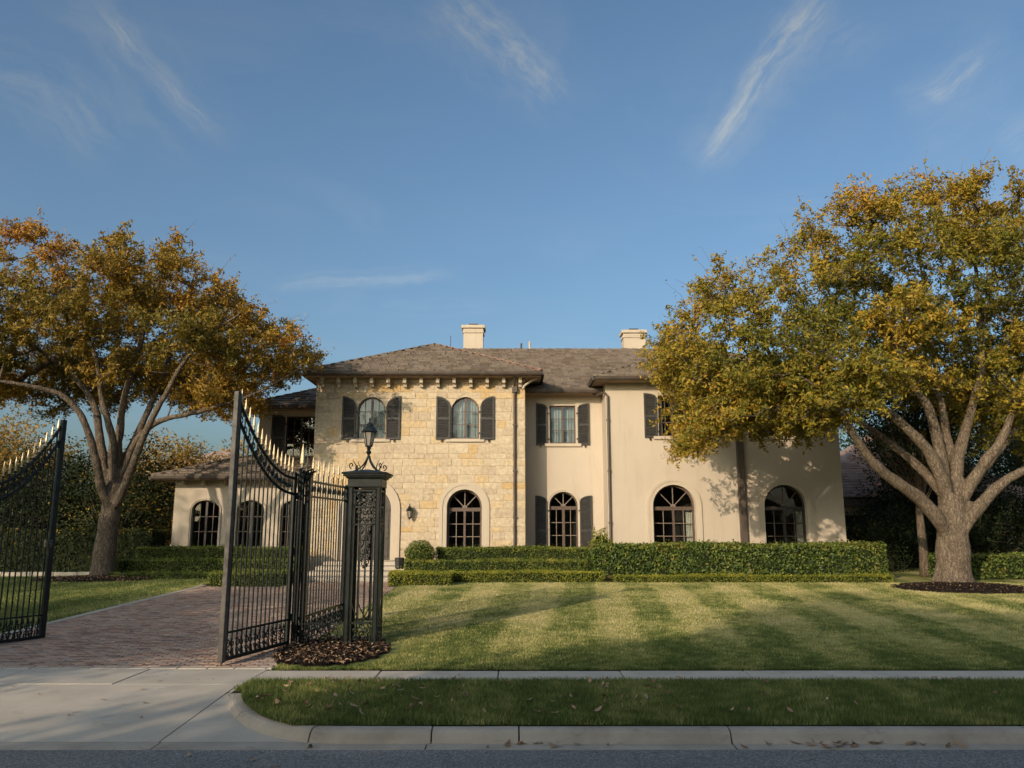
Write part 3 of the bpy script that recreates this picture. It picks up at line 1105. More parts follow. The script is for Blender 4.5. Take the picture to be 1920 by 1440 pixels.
OPEN = [(w_, 0.02) for w_ in W_UP] + [(DOOR, 0.30), (FRENCH, 0.12)]
courses = []
z = ZB + 0.02
while z < 7.86:
    h = random.choice([0.20, 0.25, 0.25, 0.30, 0.30, 0.34, 0.36])
    if 7.86 - (z + h) < 0.16:
        h = 7.86 - z
    courses.append((z, z + h))
    z += h
stones = []
for ci, (za, zb) in enumerate(courses):
    cuts = []
    for w_, pad in OPEN:
        ha, hb = half_w(w_, za + .01, pad), half_w(w_, zb - .01, pad)
        z0, ztop = w_[1], w_[2] + w_[4]
        if ha < 0 and hb < 0:
            continue
        if ha < 0:
            ha = hb if za < z0 else 0
        if hb < 0:
            hb = 0.0
        cuts.append((w_[0], ha, hb))
    cuts.sort()
    xa_b = xa_t = ST_X0 + 0.0
    spans = []
    for cx, ha, hb in cuts:
        spans.append((xa_b, xa_t, cx - ha, cx - hb))
        xa_b, xa_t = cx + ha, cx + hb
    spans.append((xa_b, xa_t, ST_X1, ST_X1))
    for (lb, lt, rb, rt) in spans:
        left, right = max(lb, lt), min(rb, rt)
        if right - left < 0.05:
            left = right = (max(min(lb, lt), ST_X0) + min(max(rb, rt), ST_X1)) / 2
        xs = [None]
        x = left + random.uniform(0.3, 0.75)
        while x < right - 0.24:
            xs.append(x)
            x += random.choice([0.34, 0.42, 0.5, 0.58, 0.7, 0.85, 1.0]) * (0.8 if zb - za < .24 else 1.0) * random.uniform(0.9, 1.12)
        xs.append(None)
        for i in range(len(xs) - 1):
            b0, t0 = (lb, lt) if xs[i] is None else (xs[i], xs[i])
            b1, t1 = (rb, rt) if xs[i + 1] is None else (xs[i + 1], xs[i + 1])
            if max(b1 - b0, t1 - t0) > 0.06:
                stones.append((b0, t0, b1, t1, za, zb))


def stone_mb(mb, b0, t0, b1, t1, za, zb):
    g = 0.006
    proud = 0.008 + random.random() ** 2 * 0.011
    j = lambda s=0.008: random.uniform(-s, s)
    A = [(b0 + g + j(), za + g + j(.005)), (b1 - g + j(), za + g + j(.005)), (t1 - g + j(), zb - g + j(.005)), (t0 + g + j(), zb - g + j(.005))]
    if A[1][0] - A[0][0] < 0.01:
        A[1] = (A[0][0] + 0.01, A[1][1])
    if A[2][0] - A[3][0] < 0.01:
        A[2] = (A[3][0] + 0.01, A[2][1])
    cx, cz = sum(p[0] for p in A) / 4, sum(p[1] for p in A) / 4
    c = 0.010
    B = [(x + (c if x < cx else -c), z + (c if z < cz else -c)) for x, z in A]
    if B[1][0] - B[0][0] < 0.01 or B[2][0] - B[3][0] < 0.01:
        B = [(x + (cx - x) * .3, z + (cz - z) * .3) for x, z in A]
    vs = [(x, YS + 0.004, z) for x, z in A] + [(x, YS - proud + 0.008, z) for x, z in A] + [(x, YS - proud - 0.004 + j(.004), z) for x, z in B]
    vs += [(cx + j(.05), YS - proud - 0.008 + j(.005), cz)]
    mb.add(vs, [(0, 1, 5, 4), (1, 2, 6, 5), (2, 3, 7, 6), (3, 0, 4, 7), (4, 5, 9, 8), (5, 6, 10, 9), (6, 7, 11, 10), (7, 4, 8, 11), (8, 9, 12), (9, 10, 12), (10, 11, 12), (11, 8, 12)])


stones.sort(key=lambda s: -((s[2] - s[0] + s[3] - s[1]) * (s[5] - s[4])))
leftover = MB()
for k, s_ in enumerate(stones):
    t = random.random()
    t = 0.85 + 0.15 * random.random() if t > 0.90 else (0.70 + .12 * random.random() if t > 0.72 else 0.62 * random.random())
    if k < 290:
        m_ = MB()
        m_.tint = t
        stone_mb(m_, *s_)
        m_.build('stone', M['stone'], stone_wall)
    else:
        leftover.tint = t
        stone_mb(leftover, *s_)
if leftover.f:
    tag(leftover.build('small_stones', M['stone'], stone_wall), kind='stuff')

# --- windows, doors, shutters
for i, w_ in enumerate(W_UP):
    window('arched upper window with pale net curtain', w_[0], YS, w_[1], w_[2], w_[3], w_[4], 3, 2, depth=0.14, frame='frame', bars='frame', sill=True, blind=1)
    for s in (-1, 1):
        shutter(w_[0] + s * 0.87, YS - .02, 5.43, 6.72, 7.15, 0.56, s)
window('', FRENCH[0], YS, *FRENCH[1:], 4, 2, fan=4, depth=0.30, surround=0.30, sproud=0.035, panel=0.0, tw=0.075)
window('', MID_LO[0], YM, *MID_LO[1:], 4, 2, fan=4, depth=0.16, surround=0.11, sproud=0.03, tw=0.06, mull=0.11)
window('', MID_UP[0], YM, *MID_UP[1:], 3, 2, depth=0.13, sill=True, curtains='', blind=1, frame='frame', bars='frame', surround=0.0)
for s in (-1, 1):
    shutter(MID_UP[0] + s * 0.86, YM, 5.36, 6.90, 7.09, 0.48, s)
    shutter(MID_LO[0] + s * 0.90, YM, 0.60, 3.06, 3.30, 0.50, s)
window('', R_LO[0][0], YS, *R_LO[0][1:], 4, 2, fan=4, depth=0.22, surround=0.25, sproud=0.03, curtains='r', tw=0.075)
window('arched lower window half shaded by tree shadow', R_LO[1][0], YS, *R_LO[1][1:], 4, 2, fan=4, depth=0.22, surround=0.25, sproud=0.03, curtains='r', frame='frame_dark', bars='frame', tw=0.075)
for i, w_ in enumerate(R_UP):
    window('', w_[0], YS, *w_[1:], 3, 2, depth=0.14, sill=True, curtains='lr', frame='frame', bars='frame')
    for s in (-1, 1):
        shutter(w_[0] + s * 0.88, YS, 5.50, 7.12, 7.28, 0.50, s)
for w_ in PAV_W:
    window('', w_[0], YP, *w_[1:], 4, 2, depth=0.16, surround=0.085, sproud=0.02, frame='frame_dark', bars='frame', tw=0.06)
window('', UPW[0], YU, *UPW[1:], 3, 2, depth=0.12, sill=True, frame='frame_dark', bars='frame_dark')
shutter(UPW[0] - 0.97, YU, 4.92, 6.70, 6.84, 0.58, -1)

# front door in its moulded arch
dm = MB()
dcx, dz0, dzs, dhw, dr = DOOR
YD = YS + 0.34
frm = arch(dcx, dz0, dzs, dhw, dr)
dm.strip(frm, arch(dcx, dz0, dzs, dhw, dr, inset=0.07), YD - .02, YD + .06, closed=True)
dm.prism(arch(dcx, dz0, dzs, dhw, dr, inset=0.065), YD + .012, YD + .05)
door = dm.build('door', M['door'], HOUSE)
dp = MB()
for s in (-1, 1):
    for zz, hh in ((0.90, 0.62), (1.60, 1.0)):
        x0, x1 = sorted((dcx + s * 0.07, dcx + s * (dhw - 0.13)))
        dp.box(x0, x1, YD - 0.012, YD + .02, zz, zz + hh)
dp.box(dcx - .03, dcx + .03, YD - .025, YD + .02, dz0 + .07, dzs + dr - .08)
dp.box(dcx - dhw + .06, dcx + dhw - .06, YD - .025, YD + .02, dzs - .06, dzs + .04)
dp.build('door_panel', M['door'], door, bevel=0.01)
MB().tube([(dcx + .09, YD - .07, 1.72), (dcx + .09, YD - .07, 1.98)], 0.018).build('handle', M['iron'], door)
rv = MB()
n = len(frm)
rv.add([(x, YS - .002, z) for x, z in frm] + [(x, YD + .05, z) for x, z in frm], [(i, (i + 1) % n, n + (i + 1) % n, n + i) for i in range(n)])
rv.build('reveal', M['trim'], door)
for (r0, r1, pr) in ((0.0, 0.12, 0.02), (0.12, 0.24, 0.05), (0.24, 0.36, 0.09)):
    A = arch(dcx, dz0, dzs, dhw + r0, dr + r0)
    B = arch(dcx, dz0, dzs, dhw + r1, dr + r1)
    MB().strip(A[1:] + [A[0]], B[1:] + [B[0]], YS - pr, YS + 0.03).build('arch_moulding', M['trim'], door)

# steps up to the door
for k, (yk, zt) in enumerate(((26.4, 0.41), (27.6, 0.53), (28.8, 0.65), (30.0, 0.77))):
    MB().box(-7.0 - .0, -3.72, yk, YS + 0.01 * (k + 1) - 0.06, 0.10 + k * .01, zt).build('step', M['edging'], HOUSE, bevel=0.018)

# --- roofs -------------------------------------------------------------
deck = MB()
ROOF_PLANES = []


def plane3(e0, e1, slope, poly):
    """Roof plane: eave from e0 to e1 (world points, up-slope to the left of travel), poly in (along eave, horizontal run)."""
    e0, e1 = Vector(e0), Vector(e1)
    u = (e1 - e0).normalized()
    nrm = Vector((-u.y, u.x, 0))
    wv_ = (nrm + Vector((0, 0, slope)))
    k = wv_.length
    to3 = lambda p: e0 + u * p[0] + wv_ * p[1]
    deck.add([to3(p) for p in poly], [tuple(range(len(poly)))])
    ROOF_PLANES.append((e0, u, wv_, k, poly))


S1, S2 = 0.466, 0.455
EX0, EX1, EY = -8.15, 1.15, 30.3
hw_ = (EX1 - EX0) / 2
plane3((EX0, EY, 8.02), (EX1, EY, 8.02), S1, [(0, 0), (2 * hw_, 0), (hw_, hw_)])
plane3((EX1, EY, 8.02), (EX1, 45, 8.02), S1, [(0, 0), (32.75 - EY, 0), (37.5 - EY, hw_), (hw_, hw_)])
plane3((EX0, 45, 8.02), (EX0, EY, 8.02), S1, [(0, 0), (45 - EY, 0), (45 - EY - hw_, hw_), (0, hw_)])
MY = 31.7
plane3((-6, MY, 7.54), (10, MY, 7.54), S2, [(6.53, 0), (9.71, 0), (9.3, 0.64), (14.4, 5.74), (15.9, 7.3), (1.0, 7.3), (2.5, 5.8), (7.1, 1.05), (6.53, 1.05)])
RX0, RX1, RZ = 3.23, 13.45, 7.83
rh = (RX1 - RX0) / 2
plane3((RX0, EY, RZ), (RX1, EY, RZ), S2, [(0, 0), (2 * rh, 0), (rh, rh)])
plane3((RX0, 45, RZ), (RX0, EY, RZ), S2, [(45 - 32.34, 0), (45 - EY, 0), (45 - EY - rh, rh), (45 - 37.44, rh)])
plane3((RX1, EY, RZ), (RX1, 46, RZ), S2, [(0, 0), (15.7, 0), (15.7, 3.0), (rh + 2.0, rh), (rh, rh)])
plane3((-11.6, 33.4, 7.14), (-7.9, 33.4, 7.14), S2, [(0, 0), (3.75, 0), (3.75, 3.7), (3.7, 3.7)])
plane3((-11.6, 46, 7.14), (-11.6, 33.4, 7.14), S2, [(0, 0), (12.6, 0), (8.9, 3.7), (0, 3.7)])
plane3((-14.2, 31.3, 4.02), (-7.8, 31.3, 4.02), 0.36, [(0, 0), (6.4, 0), (6.4, 2.7), (2.7, 2.7)])
plane3((-14.2, 40, 4.02), (-14.2, 31.3, 4.02), 0.36, [(0, 0), (8.7, 0), (6.0, 2.7), (0, 2.7)])
# back slopes close the roof
deck.add([(-5, 39, 10.86), (9.9, 39, 10.86), (10.45, 46, 9.19), (-8, 46.5, 7.4)], [(0, 1, 2, 3)])
roof = deck.build('roof', M['shingle'], HOUSE)


def row_span(poly, t):
    xs = []
    for i in range(len(poly)):
        (x0, y0), (x1, y1) = poly[i - 1], poly[i]
        if (y0 - t) * (y1 - t) < 0:
            xs.append(x0 + (x1 - x0) * (t - y0) / (y1 - y0))
    return (min(xs), max(xs)) if len(xs) >= 2 else None


shing = []
for pi_, (e0, u, wv_, k, poly) in enumerate(ROOF_PLANES):
    tmax = max(p[1] for p in poly)
    expo = 0.34 / k
    t = -0.03
    r = 0
    while t < tmax - 0.05:
        sp = row_span(poly, max(t + expo * 0.5, 0.01))
        if sp and sp[1] - sp[0] > 0.1:
            x = sp[0] - 0.05
            while x < sp[1] - 0.06:
                w_ = random.uniform(0.22, 0.5)
                x1 = min(x + w_, sp[1] + 0.05)
                shing.append((pi_, x, x1, t, t + expo * 1.35))
                x = x1
        t += expo
        r += 1


def shingle_mb(mb, pi_, x0, x1, t0, t1):
    e0, u, wv_, k, poly = ROOF_PLANES[pi_]
    nrm = u.cross(wv_).normalized()
    if nrm.z < 0:
        nrm = -nrm
    th = random.uniform(0.045, 0.085)
    d0 = random.uniform(-0.03, 0.03) / k
    sk = random.uniform(-0.03, 0.03)
    lift = random.uniform(0.0, 0.012)
    g = 0.006
    to3 = lambda x, t, h: e0 + u * x + wv_ * t + nrm * h
    ta, tb = t0 + d0, t0 + d0 + sk
    vs = [to3(x0 + g, ta, 0.012), to3(x1 - g, tb, 0.012), to3(x0 + g, ta, 0.02 + th + lift), to3(x1 - g, tb, 0.02 + th + lift * .5),
          to3(x1 - g, t1, 0.012), to3(x0 + g, t1, 0.012)]
    mb.add(vs, [(0, 1, 3, 2), (2, 3, 4, 5), (0, 2, 5), (1, 4, 3)])


# the pieces nearest the camera in view are objects, the others one mesh
order = sorted(range(len(shing)), key=lambda q: (0 if shing[q][0] == 0 else 1 if shing[q][0] in (3, 4) else 2, -(shing[q][2] - shing[q][1])))
pick = set(order[:295])
srest = MB()
for q, s_ in enumerate(shing):
    tt = random.random()
    if q in pick:
        m_ = MB()
        m_.tint = tt
        shingle_mb(m_, *s_)
        m_.build('shingle', M['shingle'], roof)
    else:
        srest.tint = tt
        shingle_mb(srest, *s_)
tag(srest.build('roof_shingles', M['shingle'], roof), kind='stuff')

# ridge and hip tiles
def ridge(a, b, w=0.13, mat='shingle'):
    a, b = Vector(a), Vector(b)
    n = max(2, int((b - a).length / 0.42))
    m_ = MB()
    for i in range(n):
        p, q = a.lerp(b, i / n), a.lerp(b, (i + 1.12) / n)
        d = (q - p).normalized()
        s = d.cross(Vector((0, 0, 1))).normalized()
        up = s.cross(d).normalized()
        if up.z < 0:
            up = -up
        l0, l1 = 0.055 + random.uniform(0, .012), 0.035
        m_.tint = random.random()
        m_.add([p + s * w + up * (l0 - .075), p + up * (l0 + .035), p - s * w + up * (l0 - .075), q + s * w + up * (l1 - .075), q + up * (l1 + .03), q - s * w + up * (l1 - .075)],
               [(0, 1, 4, 3), (1, 2, 5, 4), (0, 2, 1), (3, 4, 5)])
    return tag(m_.build('ridge_tiles', M[mat], roof), kind='stuff')


AP = (EX0 + hw_, EY + hw_, 8.02 + hw_ * S1)
ridge((EX0, EY, 8.05), AP)
ridge((EX1, EY, 8.05), AP, mat='ridge')
ridge(AP, (AP[0], 38, AP[2]))
ridge((-5, 39, 10.87), (9.9, 39, 10.87))
AR = (RX0 + rh, EY + rh, RZ + rh * S2)
ridge((RX0, EY, RZ + .03), AR)
ridge((RX1, EY, RZ + .03), AR)
ridge(AR, (AR[0], 37.5, AR[2]))
ridge((-11.6, 33.4, 7.16), (-7.9, 37.1, 8.82))
ridge((-14.2, 31.3, 4.04), (-11.5, 34, 5.0))

# --- gutters, soffits, brackets ---------------------------------------
def gutter_run(a, b, drop=0.02):
    a, b = Vector(a), Vector(b)
    d = (b - a).normalized()
    s = Vector((d.y, -d.x, 0))
    prof = [(0.0, 0.02), (0.02, -0.06), (0.055, -0.10), (0.10, -0.10), (0.125, -0.05), (0.135, 0.035), (0.115, 0.035), (0.105, -0.04), (0.02, -0.02)]
    vs = [p + s * o + Vector((0, 0, z - drop)) for p in (a, b) for o, z in prof]
    k = len(prof)
    MB().add(vs, [(i, (i + 1) % k, k + (i + 1) % k, k + i) for i in range(k)] + [tuple(range(k)), tuple(range(2 * k - 1, k - 1, -1))]).build('eaves_gutter', M['gutter'], HOUSE)


gutter_run((EX0 - .02, EY, 8.0), (EX1 + .02, EY, 8.0))
gutter_run((EX1, EY - .02, 8.0), (EX1, 32.8, 8.0))
gutter_run((EX0, 40, 8.0), (EX0, EY - .02, 8.0))
gutter_run((ST_X1 + .02, MY, 7.52), (3.78, MY, 7.52))
gutter_run((RX0 - .02, EY, 7.81), (RX1 + .02, EY, 7.81))
gutter_run((RX0, 32.4, 7.81), (RX0, EY - .02, 7.81))
gutter_run((RX1, EY - .02, 7.81), (RX1, 44, 7.81))
gutter_run((-11.62, 33.4, 7.12), (-8.1, 33.4, 7.12))
gutter_run((-14.22, 31.3, 4.0), (ST_X0, 31.3, 4.0))
gutter_run((-14.2, 40, 4.0), (-14.2, 31.28, 4.0))

sf = MB()
sf.box(EX0 + .01, EX1 - .01, EY + .01, YS + .02, 7.86, 7.93)
sf.box(ST_X1 + .0, EX1 - .01, YS + .02, 33, 7.862, 7.928)
sf.box(EX0 + .01, ST_X0, YS + .02, 40, 7.862, 7.928)
sf.box(ST_X1, MID_X1, MY + .01, YM + .05, 7.40, 7.47)
sf.box(RX0 + .01, RX1 - .01, EY + .01, YS + .02, 7.68, 7.75)
sf.box(RX0 + .01, MID_X1, YS + .02, 32.6, 7.682, 7.748)
sf.box(RT_X1, RX1 - .01, YS + .02, 44, 7.682, 7.748)
sf.box(-11.55, ST_X0, 33.42, YU + .02, 7.00, 7.07)
sf.box(-14.15, ST_X0, 31.32, YP + .02, 3.88, 3.95)
sf.box(-14.15, -13.55, YP + .02, 40, 3.882, 3.948)
sf.build('soffit', M['soffit'], HOUSE)
fas = MB()
fas.box(EX0 + .0, EX1, EY - .005, EY + .03, 7.87, 8.03)
fas.box(RX0, RX1, EY - .005, EY + .03, 7.69, 7.84)
fas.box(RX0 - .005, RX0 + .03, EY + .03, 32.4, 7.69, 7.84)
fas.box(EX1 - .03, EX1 + .005, EY + .03, 32.8, 7.87, 8.03)
fas.box(-11.6, ST_X0 - .02, 33.395, 33.43, 7.01, 7.15)
fas.box(-14.2, ST_X0, 31.295, 31.33, 3.89, 4.03)
fas.box(ST_X1 + .02, MID_X1, MY - .005, MY + .03, 7.41, 7.55)
fas.build('fascia', M['gutter'], HOUSE)
MB().box(ST_X0 - .03, ST_X1 + .03, YS - .05, YS + .02, 7.77, 7.857).build('cornice', M['trim'], HOUSE, bevel=0.012)
brk = MB()
x = -7.52
for k in range(13):
    xx = -7.50 + k * 0.652
    b_ = MB()
    pr = [(YS - .03, 7.50), (YS - .20, 7.50), (YS - .24, 7.60), (YS - .40, 7.64), (YS - .44, 7.85), (YS - .03, 7.85)]
    n = len(pr)
    b_.add([(xx - .065, yy, zz) for yy, zz in pr] + [(xx + .065, yy, zz) for yy, zz in pr],
           [tuple(range(n)), tuple(range(2 * n - 1, n - 1, -1))] + [(i, n + i, n + (i + 1) % n, (i + 1) % n) for i in range(n)])
    b_.build('eaves_bracket', M['trim'], HOUSE)
for k in range(7):
    xx = -13.2 + k * 0.82
    MB().box(xx - .075, xx + .075, YP - .30, YP + .0, 3.70, 3.878).build('eaves_bracket', M['trim'], HOUSE, bevel=0.012)
# big scrolled bracket at the stone block's right corner
m_ = MB()
pts = [(ST_X1 - .1 + .55 * q, YS - .2, 7.42 + .42 * q ** 0.6) for q in [k / 8 for k in range(9)]]
m_.tube(pts, 0.045, 6)
m_.build('corner_bracket', M['trim'], HOUSE)

# downpipes
dpm = MB()
xd = 0.10
dpm.tube([(xd, EY + .06, 7.92), (xd, YS - .12, 7.55), (xd, YS - .10, 7.3), (xd, YS - .09, 0.3)], 0.05, 8)
dpm.box(xd - .10, xd + .10, YS - .20, YS - .02, 7.30, 7.52)
for zz in (6.0, 4.2, 2.4, 1.0):
    dpm.box(xd - .07, xd + .07, YS - .155, YS, zz - .03, zz + .03)
dpm.build('downpipe', M['downpipe'], HOUSE)
dpm = MB()
dpm.tube([(3.28, MY + .05, 7.42), (3.42, 31.9, 7.34), (3.66, YS - .10, 7.30), (3.79, YS - .09, 7.16), (3.79, YS - .075, 0.3)], 0.045, 8)
for zz in (6.2, 4.2, 2.2):
    dpm.box(3.73, 3.85, YS - .13, YS, zz - .03, zz + .03)
dpm.build('downpipe', M['downpipe'], HOUSE)
bp_ = MB().box(8.80, 9.07, YS - .16, YS, 0.25, 7.67)
o = bp_.build('downpipe', M['downpipe'], HOUSE, bevel=0.02)
o['label'] = 'broad flat dark downpipe'

# chimneys and roof vents
def chimney(x, y, w, d, z0, z1):
    c = MB().box(x - w / 2, x + w / 2, y, y + d, z0, z1 - .42).build('chimney', M['trim'], HOUSE)
    k = MB()
    k.box(x - w / 2 - .05, x + w / 2 + .05, y - .05, y + d + .05, z1 - .418, z1 - .33)
    k.box(x - w / 2 - .02, x + w / 2 + .02, y - .02, y + d + .02, z1 - .328, z1 - .17)
    k.box(x - w / 2 - .11, x + w / 2 + .11, y - .11, y + d + .11, z1 - .168, z1)
    k.build('chimney_cap', M['trim'], c, bevel=0.02)
    f = MB()
    f.box(x - .2, x + .2, y + d / 2 - .2, y + d / 2 + .2, z1, z1 + .07)
    f.box(x - .24, x + .24, y + d / 2 - .24, y + d / 2 + .24, z1 + .10, z1 + .13)
    for sx in (-.18, .18):
        f.box(x + sx - .015, x + sx + .015, y + d / 2 - .02, y + d / 2 + .02, z1 + .05, z1 + .11)
    f.build('flue_cap', M['gutter'], c)


chimney(-2.02, 40.0, 1.02, 0.85, 9.6, 12.42)
chimney(6.38, 40.0, 1.12, 0.85, 9.6, 12.16)
for x, y, h, r in ((0.47, 39.1, 0.32, 0.045), (0.90, 39.1, 0.40, 0.055), (-3.05, 38.2, 0.5, 0.015)):
    m_ = MB().tube([(x, y, 10.6 if x > -3 else 10.0), (x, y, 10.86 + h)], r, 8)
    m_.lathe((x, y, 10.86 + h), [(r * 1.3, 0), (r * 1.3, .05)], 8)
    m_.build('vent_pipe', M['edging'] if r > .05 else M['gutter'], HOUSE)
MB().box(5.55, 5.85, 39.2, 39.5, 10.7, 11.02).build('roof_vent', M['gutter'], HOUSE, bevel=.02)


def lantern(c, scale, parent, name='lantern', sides=6):
    """Tapered glazed lantern on its stem, c = underside of the glass."""
    s = scale
    x, y, z = c
    g = MB()
    ra, rb = 0.065 * s, 0.122 * s
    for k in range(sides):
        a0, a1 = 2 * math.pi * k / sides, 2 * math.pi * (k + 1) / sides
        g.add([(x + ra * math.cos(a0), y + ra * math.sin(a0), z), (x + ra * math.cos(a1), y + ra * math.sin(a1), z),
               (x + rb * math.cos(a1), y + rb * math.sin(a1), z + .26 * s), (x + rb * math.cos(a0), y + rb * math.sin(a0), z + .26 * s)], [(0, 1, 2, 3)])
    f = MB()
    for k in range(sides):
        a0 = 2 * math.pi * k / sides
        f.bar((x + ra * 1.02 * math.cos(a0), y + ra * 1.02 * math.sin(a0), z), (x + rb * 1.02 * math.cos(a0), y + rb * 1.02 * math.sin(a0), z + .26 * s), 0.016 * s)
    f.lathe((x, y, z), [(.03 * s, -.085 * s), (.055 * s, -.065 * s), (.03 * s, -.05 * s), (.078 * s, -.02 * s), (.07 * s, .008 * s)], sides)
    f.lathe((x, y, z + .255 * s), [(.130 * s, 0), (.168 * s, .018 * s), (.150 * s, .035 * s), (.105 * s, .10 * s), (.065 * s, .135 * s), (.068 * s, .15 * s), (.045 * s, .19 * s), (.02 * s, .215 * s),
                                   (.012 * s, .235 * s), (.026 * s, .255 * s), (.022 * s, .275 * s), (.004 * s, .31 * s)], sides)
    fr = f.build(name, M['iron'], parent)
    g.build('lantern_glass', M['lamp_glass'], fr)
    MB().lathe((x, y, z + .01), [(.02 * s, 0), (.02 * s, .09 * s), (.012 * s, .10 * s), (.012 * s, .15 * s)], 6).build('candle_tube', M['curtain'], fr)
    return fr


wl = MB()
wl.box(-3.99, -3.89, YS - .045, YS - .01, 2.38, 2.78)
wl.tube([(-3.94, YS - .03, 2.66), (-3.94, YS - .12, 2.80), (-3.94, YS - .24, 2.84), (-3.94, YS - .24, 2.78)], 0.016, 6)
wlo = lantern((-3.94, YS - .24, 2.40), 0.95, HOUSE, 'wall_lantern')
wlo['label'] = 'black wall lantern between the front door and the arched window'
wl.build('wall_bracket', M['iron'], wlo)

# ---------------------------------------------------------------- wrought iron gates, fence and pillar
def spear(mb, x, y, z, h=0.24, r=0.024):
    mb.lathe((x, y, z), [(r * .75, -.012), (r * 1.05, 0), (r * .62, .02), (r * .72, .05), (r * 1.0, .075), (r * .85, h * .45), (r * .45, h * .8), (.003, h)], 6)


def scroll(mb, frame, c, R, turns=1.25, a0=0.0, rad=0.011, flip=1, n=18):
    """Spiral scroll in the plane of frame (function (s, z) -> point)."""
    pts = []
    for i in range(n + 1):
        q = i / n
        a = a0 + flip * q * turns * 2 * math.pi
        r = R * (1 - 0.78 * q)
        pts.append(frame(c[0] + r * math.cos(a), c[1] + r * math.sin(a)))
    mb.tube(pts, rad, 5)


def gate_leaf(hx, hy, fx, fy, nb, top, label, zb=0.06, worn=True):  # worn: the free stile takes the iron coloured as if sunlit
    g = root('gate', (hx, hy, zb), label, 'gate', 'pair of open driveway gates')
    d = Vector((fx - hx, fy - hy, 0))
    L = d.length
    d.normalize()
    nrm = Vector((-d.y, d.x, 0))
    fr = lambda s, z, o=0.0: Vector((hx, hy, 0)) + d * s + nrm * o + Vector((0, 0, z))
    up = Vector((0, 0, 1))
    st = MB()
    zt = top(1.0) + 0.13
    st.obox(fr(L - .045, (zb + zt) / 2), d, nrm, up, .045, .04, (zt - zb) / 2)
    st.build('stile', M['iron_lit_tone' if worn else 'iron'], g, bevel=0.006)
    hs = MB()
    zh = top(0) + 0.10
    hs.obox(fr(.03, (zb + zh) / 2), d, nrm, up, .03, .03, (zh - zb) / 2)
    hs.build('stile', M['iron'], g, bevel=0.005)
    for zz in (0.5, 1.6, 2.55):
        MB().tube([fr(-.01, zz - .06), fr(-.01, zz + .06)], 0.04, 8).build('hinge', M['iron'], g)
    br = MB()
    br.bar(fr(.06, zb + .035), fr(L - .09, zb + .035), 0.05, 0.05)
    br.build('bottom_rail', M['iron'], g)
    mr = MB()
    mr.bar(fr(.06, .47), fr(L - .09, .47), 0.03, 0.028)
    mr.build('rail', M['iron'], g)
    if worn:
        pass
    for off in (0.0, -0.27):
        cr = MB()
        pts = [fr(.06 + (L - .15) * k / 22, top(k / 22) + off) for k in range(23)]
        cr.tube(pts, 0.026, 6)
        cr.build('curved_rail', M['iron'], g, smooth=True)
    # collars of scrollwork between the two curved rails
    sw = MB()
    m_n = nb
    for k in range(m_n):
        s = .10 + (L - .2) * (k + .5) / m_n
        t = s / L
        zc = top(t) - .135
        scroll(sw, fr, (s, zc), .07, 1.1, math.pi / 2 * (1 if k % 2 else -1), 0.010, 1 if k % 2 else -1)
        scroll(sw, fr, (s + .035, zc - .01), .045, 1.0, -math.pi / 2 * (1 if k % 2 else -1), 0.009, -1 if k % 2 else 1)
    tag(sw.build('top_scrollwork', M['iron'], g), kind='stuff')
    lo = MB()
    for k in range(nb):
        s = .09 + (L - .2) * (k + .5) / nb
        scroll(lo, fr, (s, .30), .062, 1.2, math.pi / 2, 0.010, 1 if k % 2 else -1)
        scroll(lo, fr, (s, .19), .055, 1.2, -math.pi / 2, 0.010, -1 if k % 2 else 1)
        # small leaf drops
        c = fr(s + .03, .385)
        lo.lathe((c.x, c.y, c.z), [(.004, -.05), (.020, -.01), (.014, .02), (.006, .06)], 5)
        c = fr(s - .03, .135)
        lo.lathe((c.x, c.y, c.z), [(.004, -.04), (.018, 0), (.006, .05)], 5)
    tag(lo.build('bottom_scrollwork', M['iron'], g), kind='stuff')
    for k in range(nb):
        s = .06 + (L - .15) * (k + .5) / nb
        zt_ = top(s / L)
        b = MB().tube([fr(s, zb + .05), fr(s, zt_ + .10)], 0.0135, 6)
        p = fr(s, zt_ + .10)
        b.lathe(tuple(p), [(.014, -.03), (.024, -.02), (.024, -.005), (.014, .0)], 6)
        bo = b.build('bar', M['iron'], g)
        sp = MB()
        spear(sp, p.x, p.y, p.z + .008, 0.25, 0.024)
        sp.build('spearhead', M['gold'], bo)
    if worn:
        MB().tube([fr(L - .045, zb), fr(L - .045, -.01)], 0.010, 6).build('drop_bolt', M['iron'], g)
    else:
        lk = MB()
        lk.obox(fr(L - .10, 1.72), d, nrm, up, .05, .05, .07)
        p = fr(L - .10, 1.72, -.07)
        lk.lathe((p.x, p.y, p.z), [(.02, -.02), (.03, 0), (.02, .02)], 8)
        lk.build('lock', M['iron_lit_tone'], g, bevel=.008)
    return g


gate_leaf(-3.80, 13.95, -4.27, 12.06, 14, lambda t: 2.84 + 1.10 * max(t, 0) ** 2.0 + 0.02, 'black iron gate swung open towards the street, hinged beside the lamp pillar')
gate_leaf(-8.92, 13.57, -8.37, 14.70, 11, lambda t: 2.74 + 1.12 * max(t, 0) ** 1.8, 'black iron gate standing open in front of the tree in the shaded side lawn', worn=False)

# hinge post with its tall spear, side fence and low front panel
fence = root('fence', (-3.70, 14.0, 0.03), 'short run of dark iron fence with gilded spears between gate and lamp pillar', 'fence')


def post(x, y, zt, w=0.085, name='post'):
    m_ = MB().box(x - w / 2, x + w / 2, y - w / 2, y + w / 2, -0.05, zt)
    m_.box(x - w * .7, x + w * .7, y - w * .7, y + w * .7, zt, zt + .035)
    return m_.build(name, M['iron'], fence, bevel=0.005)


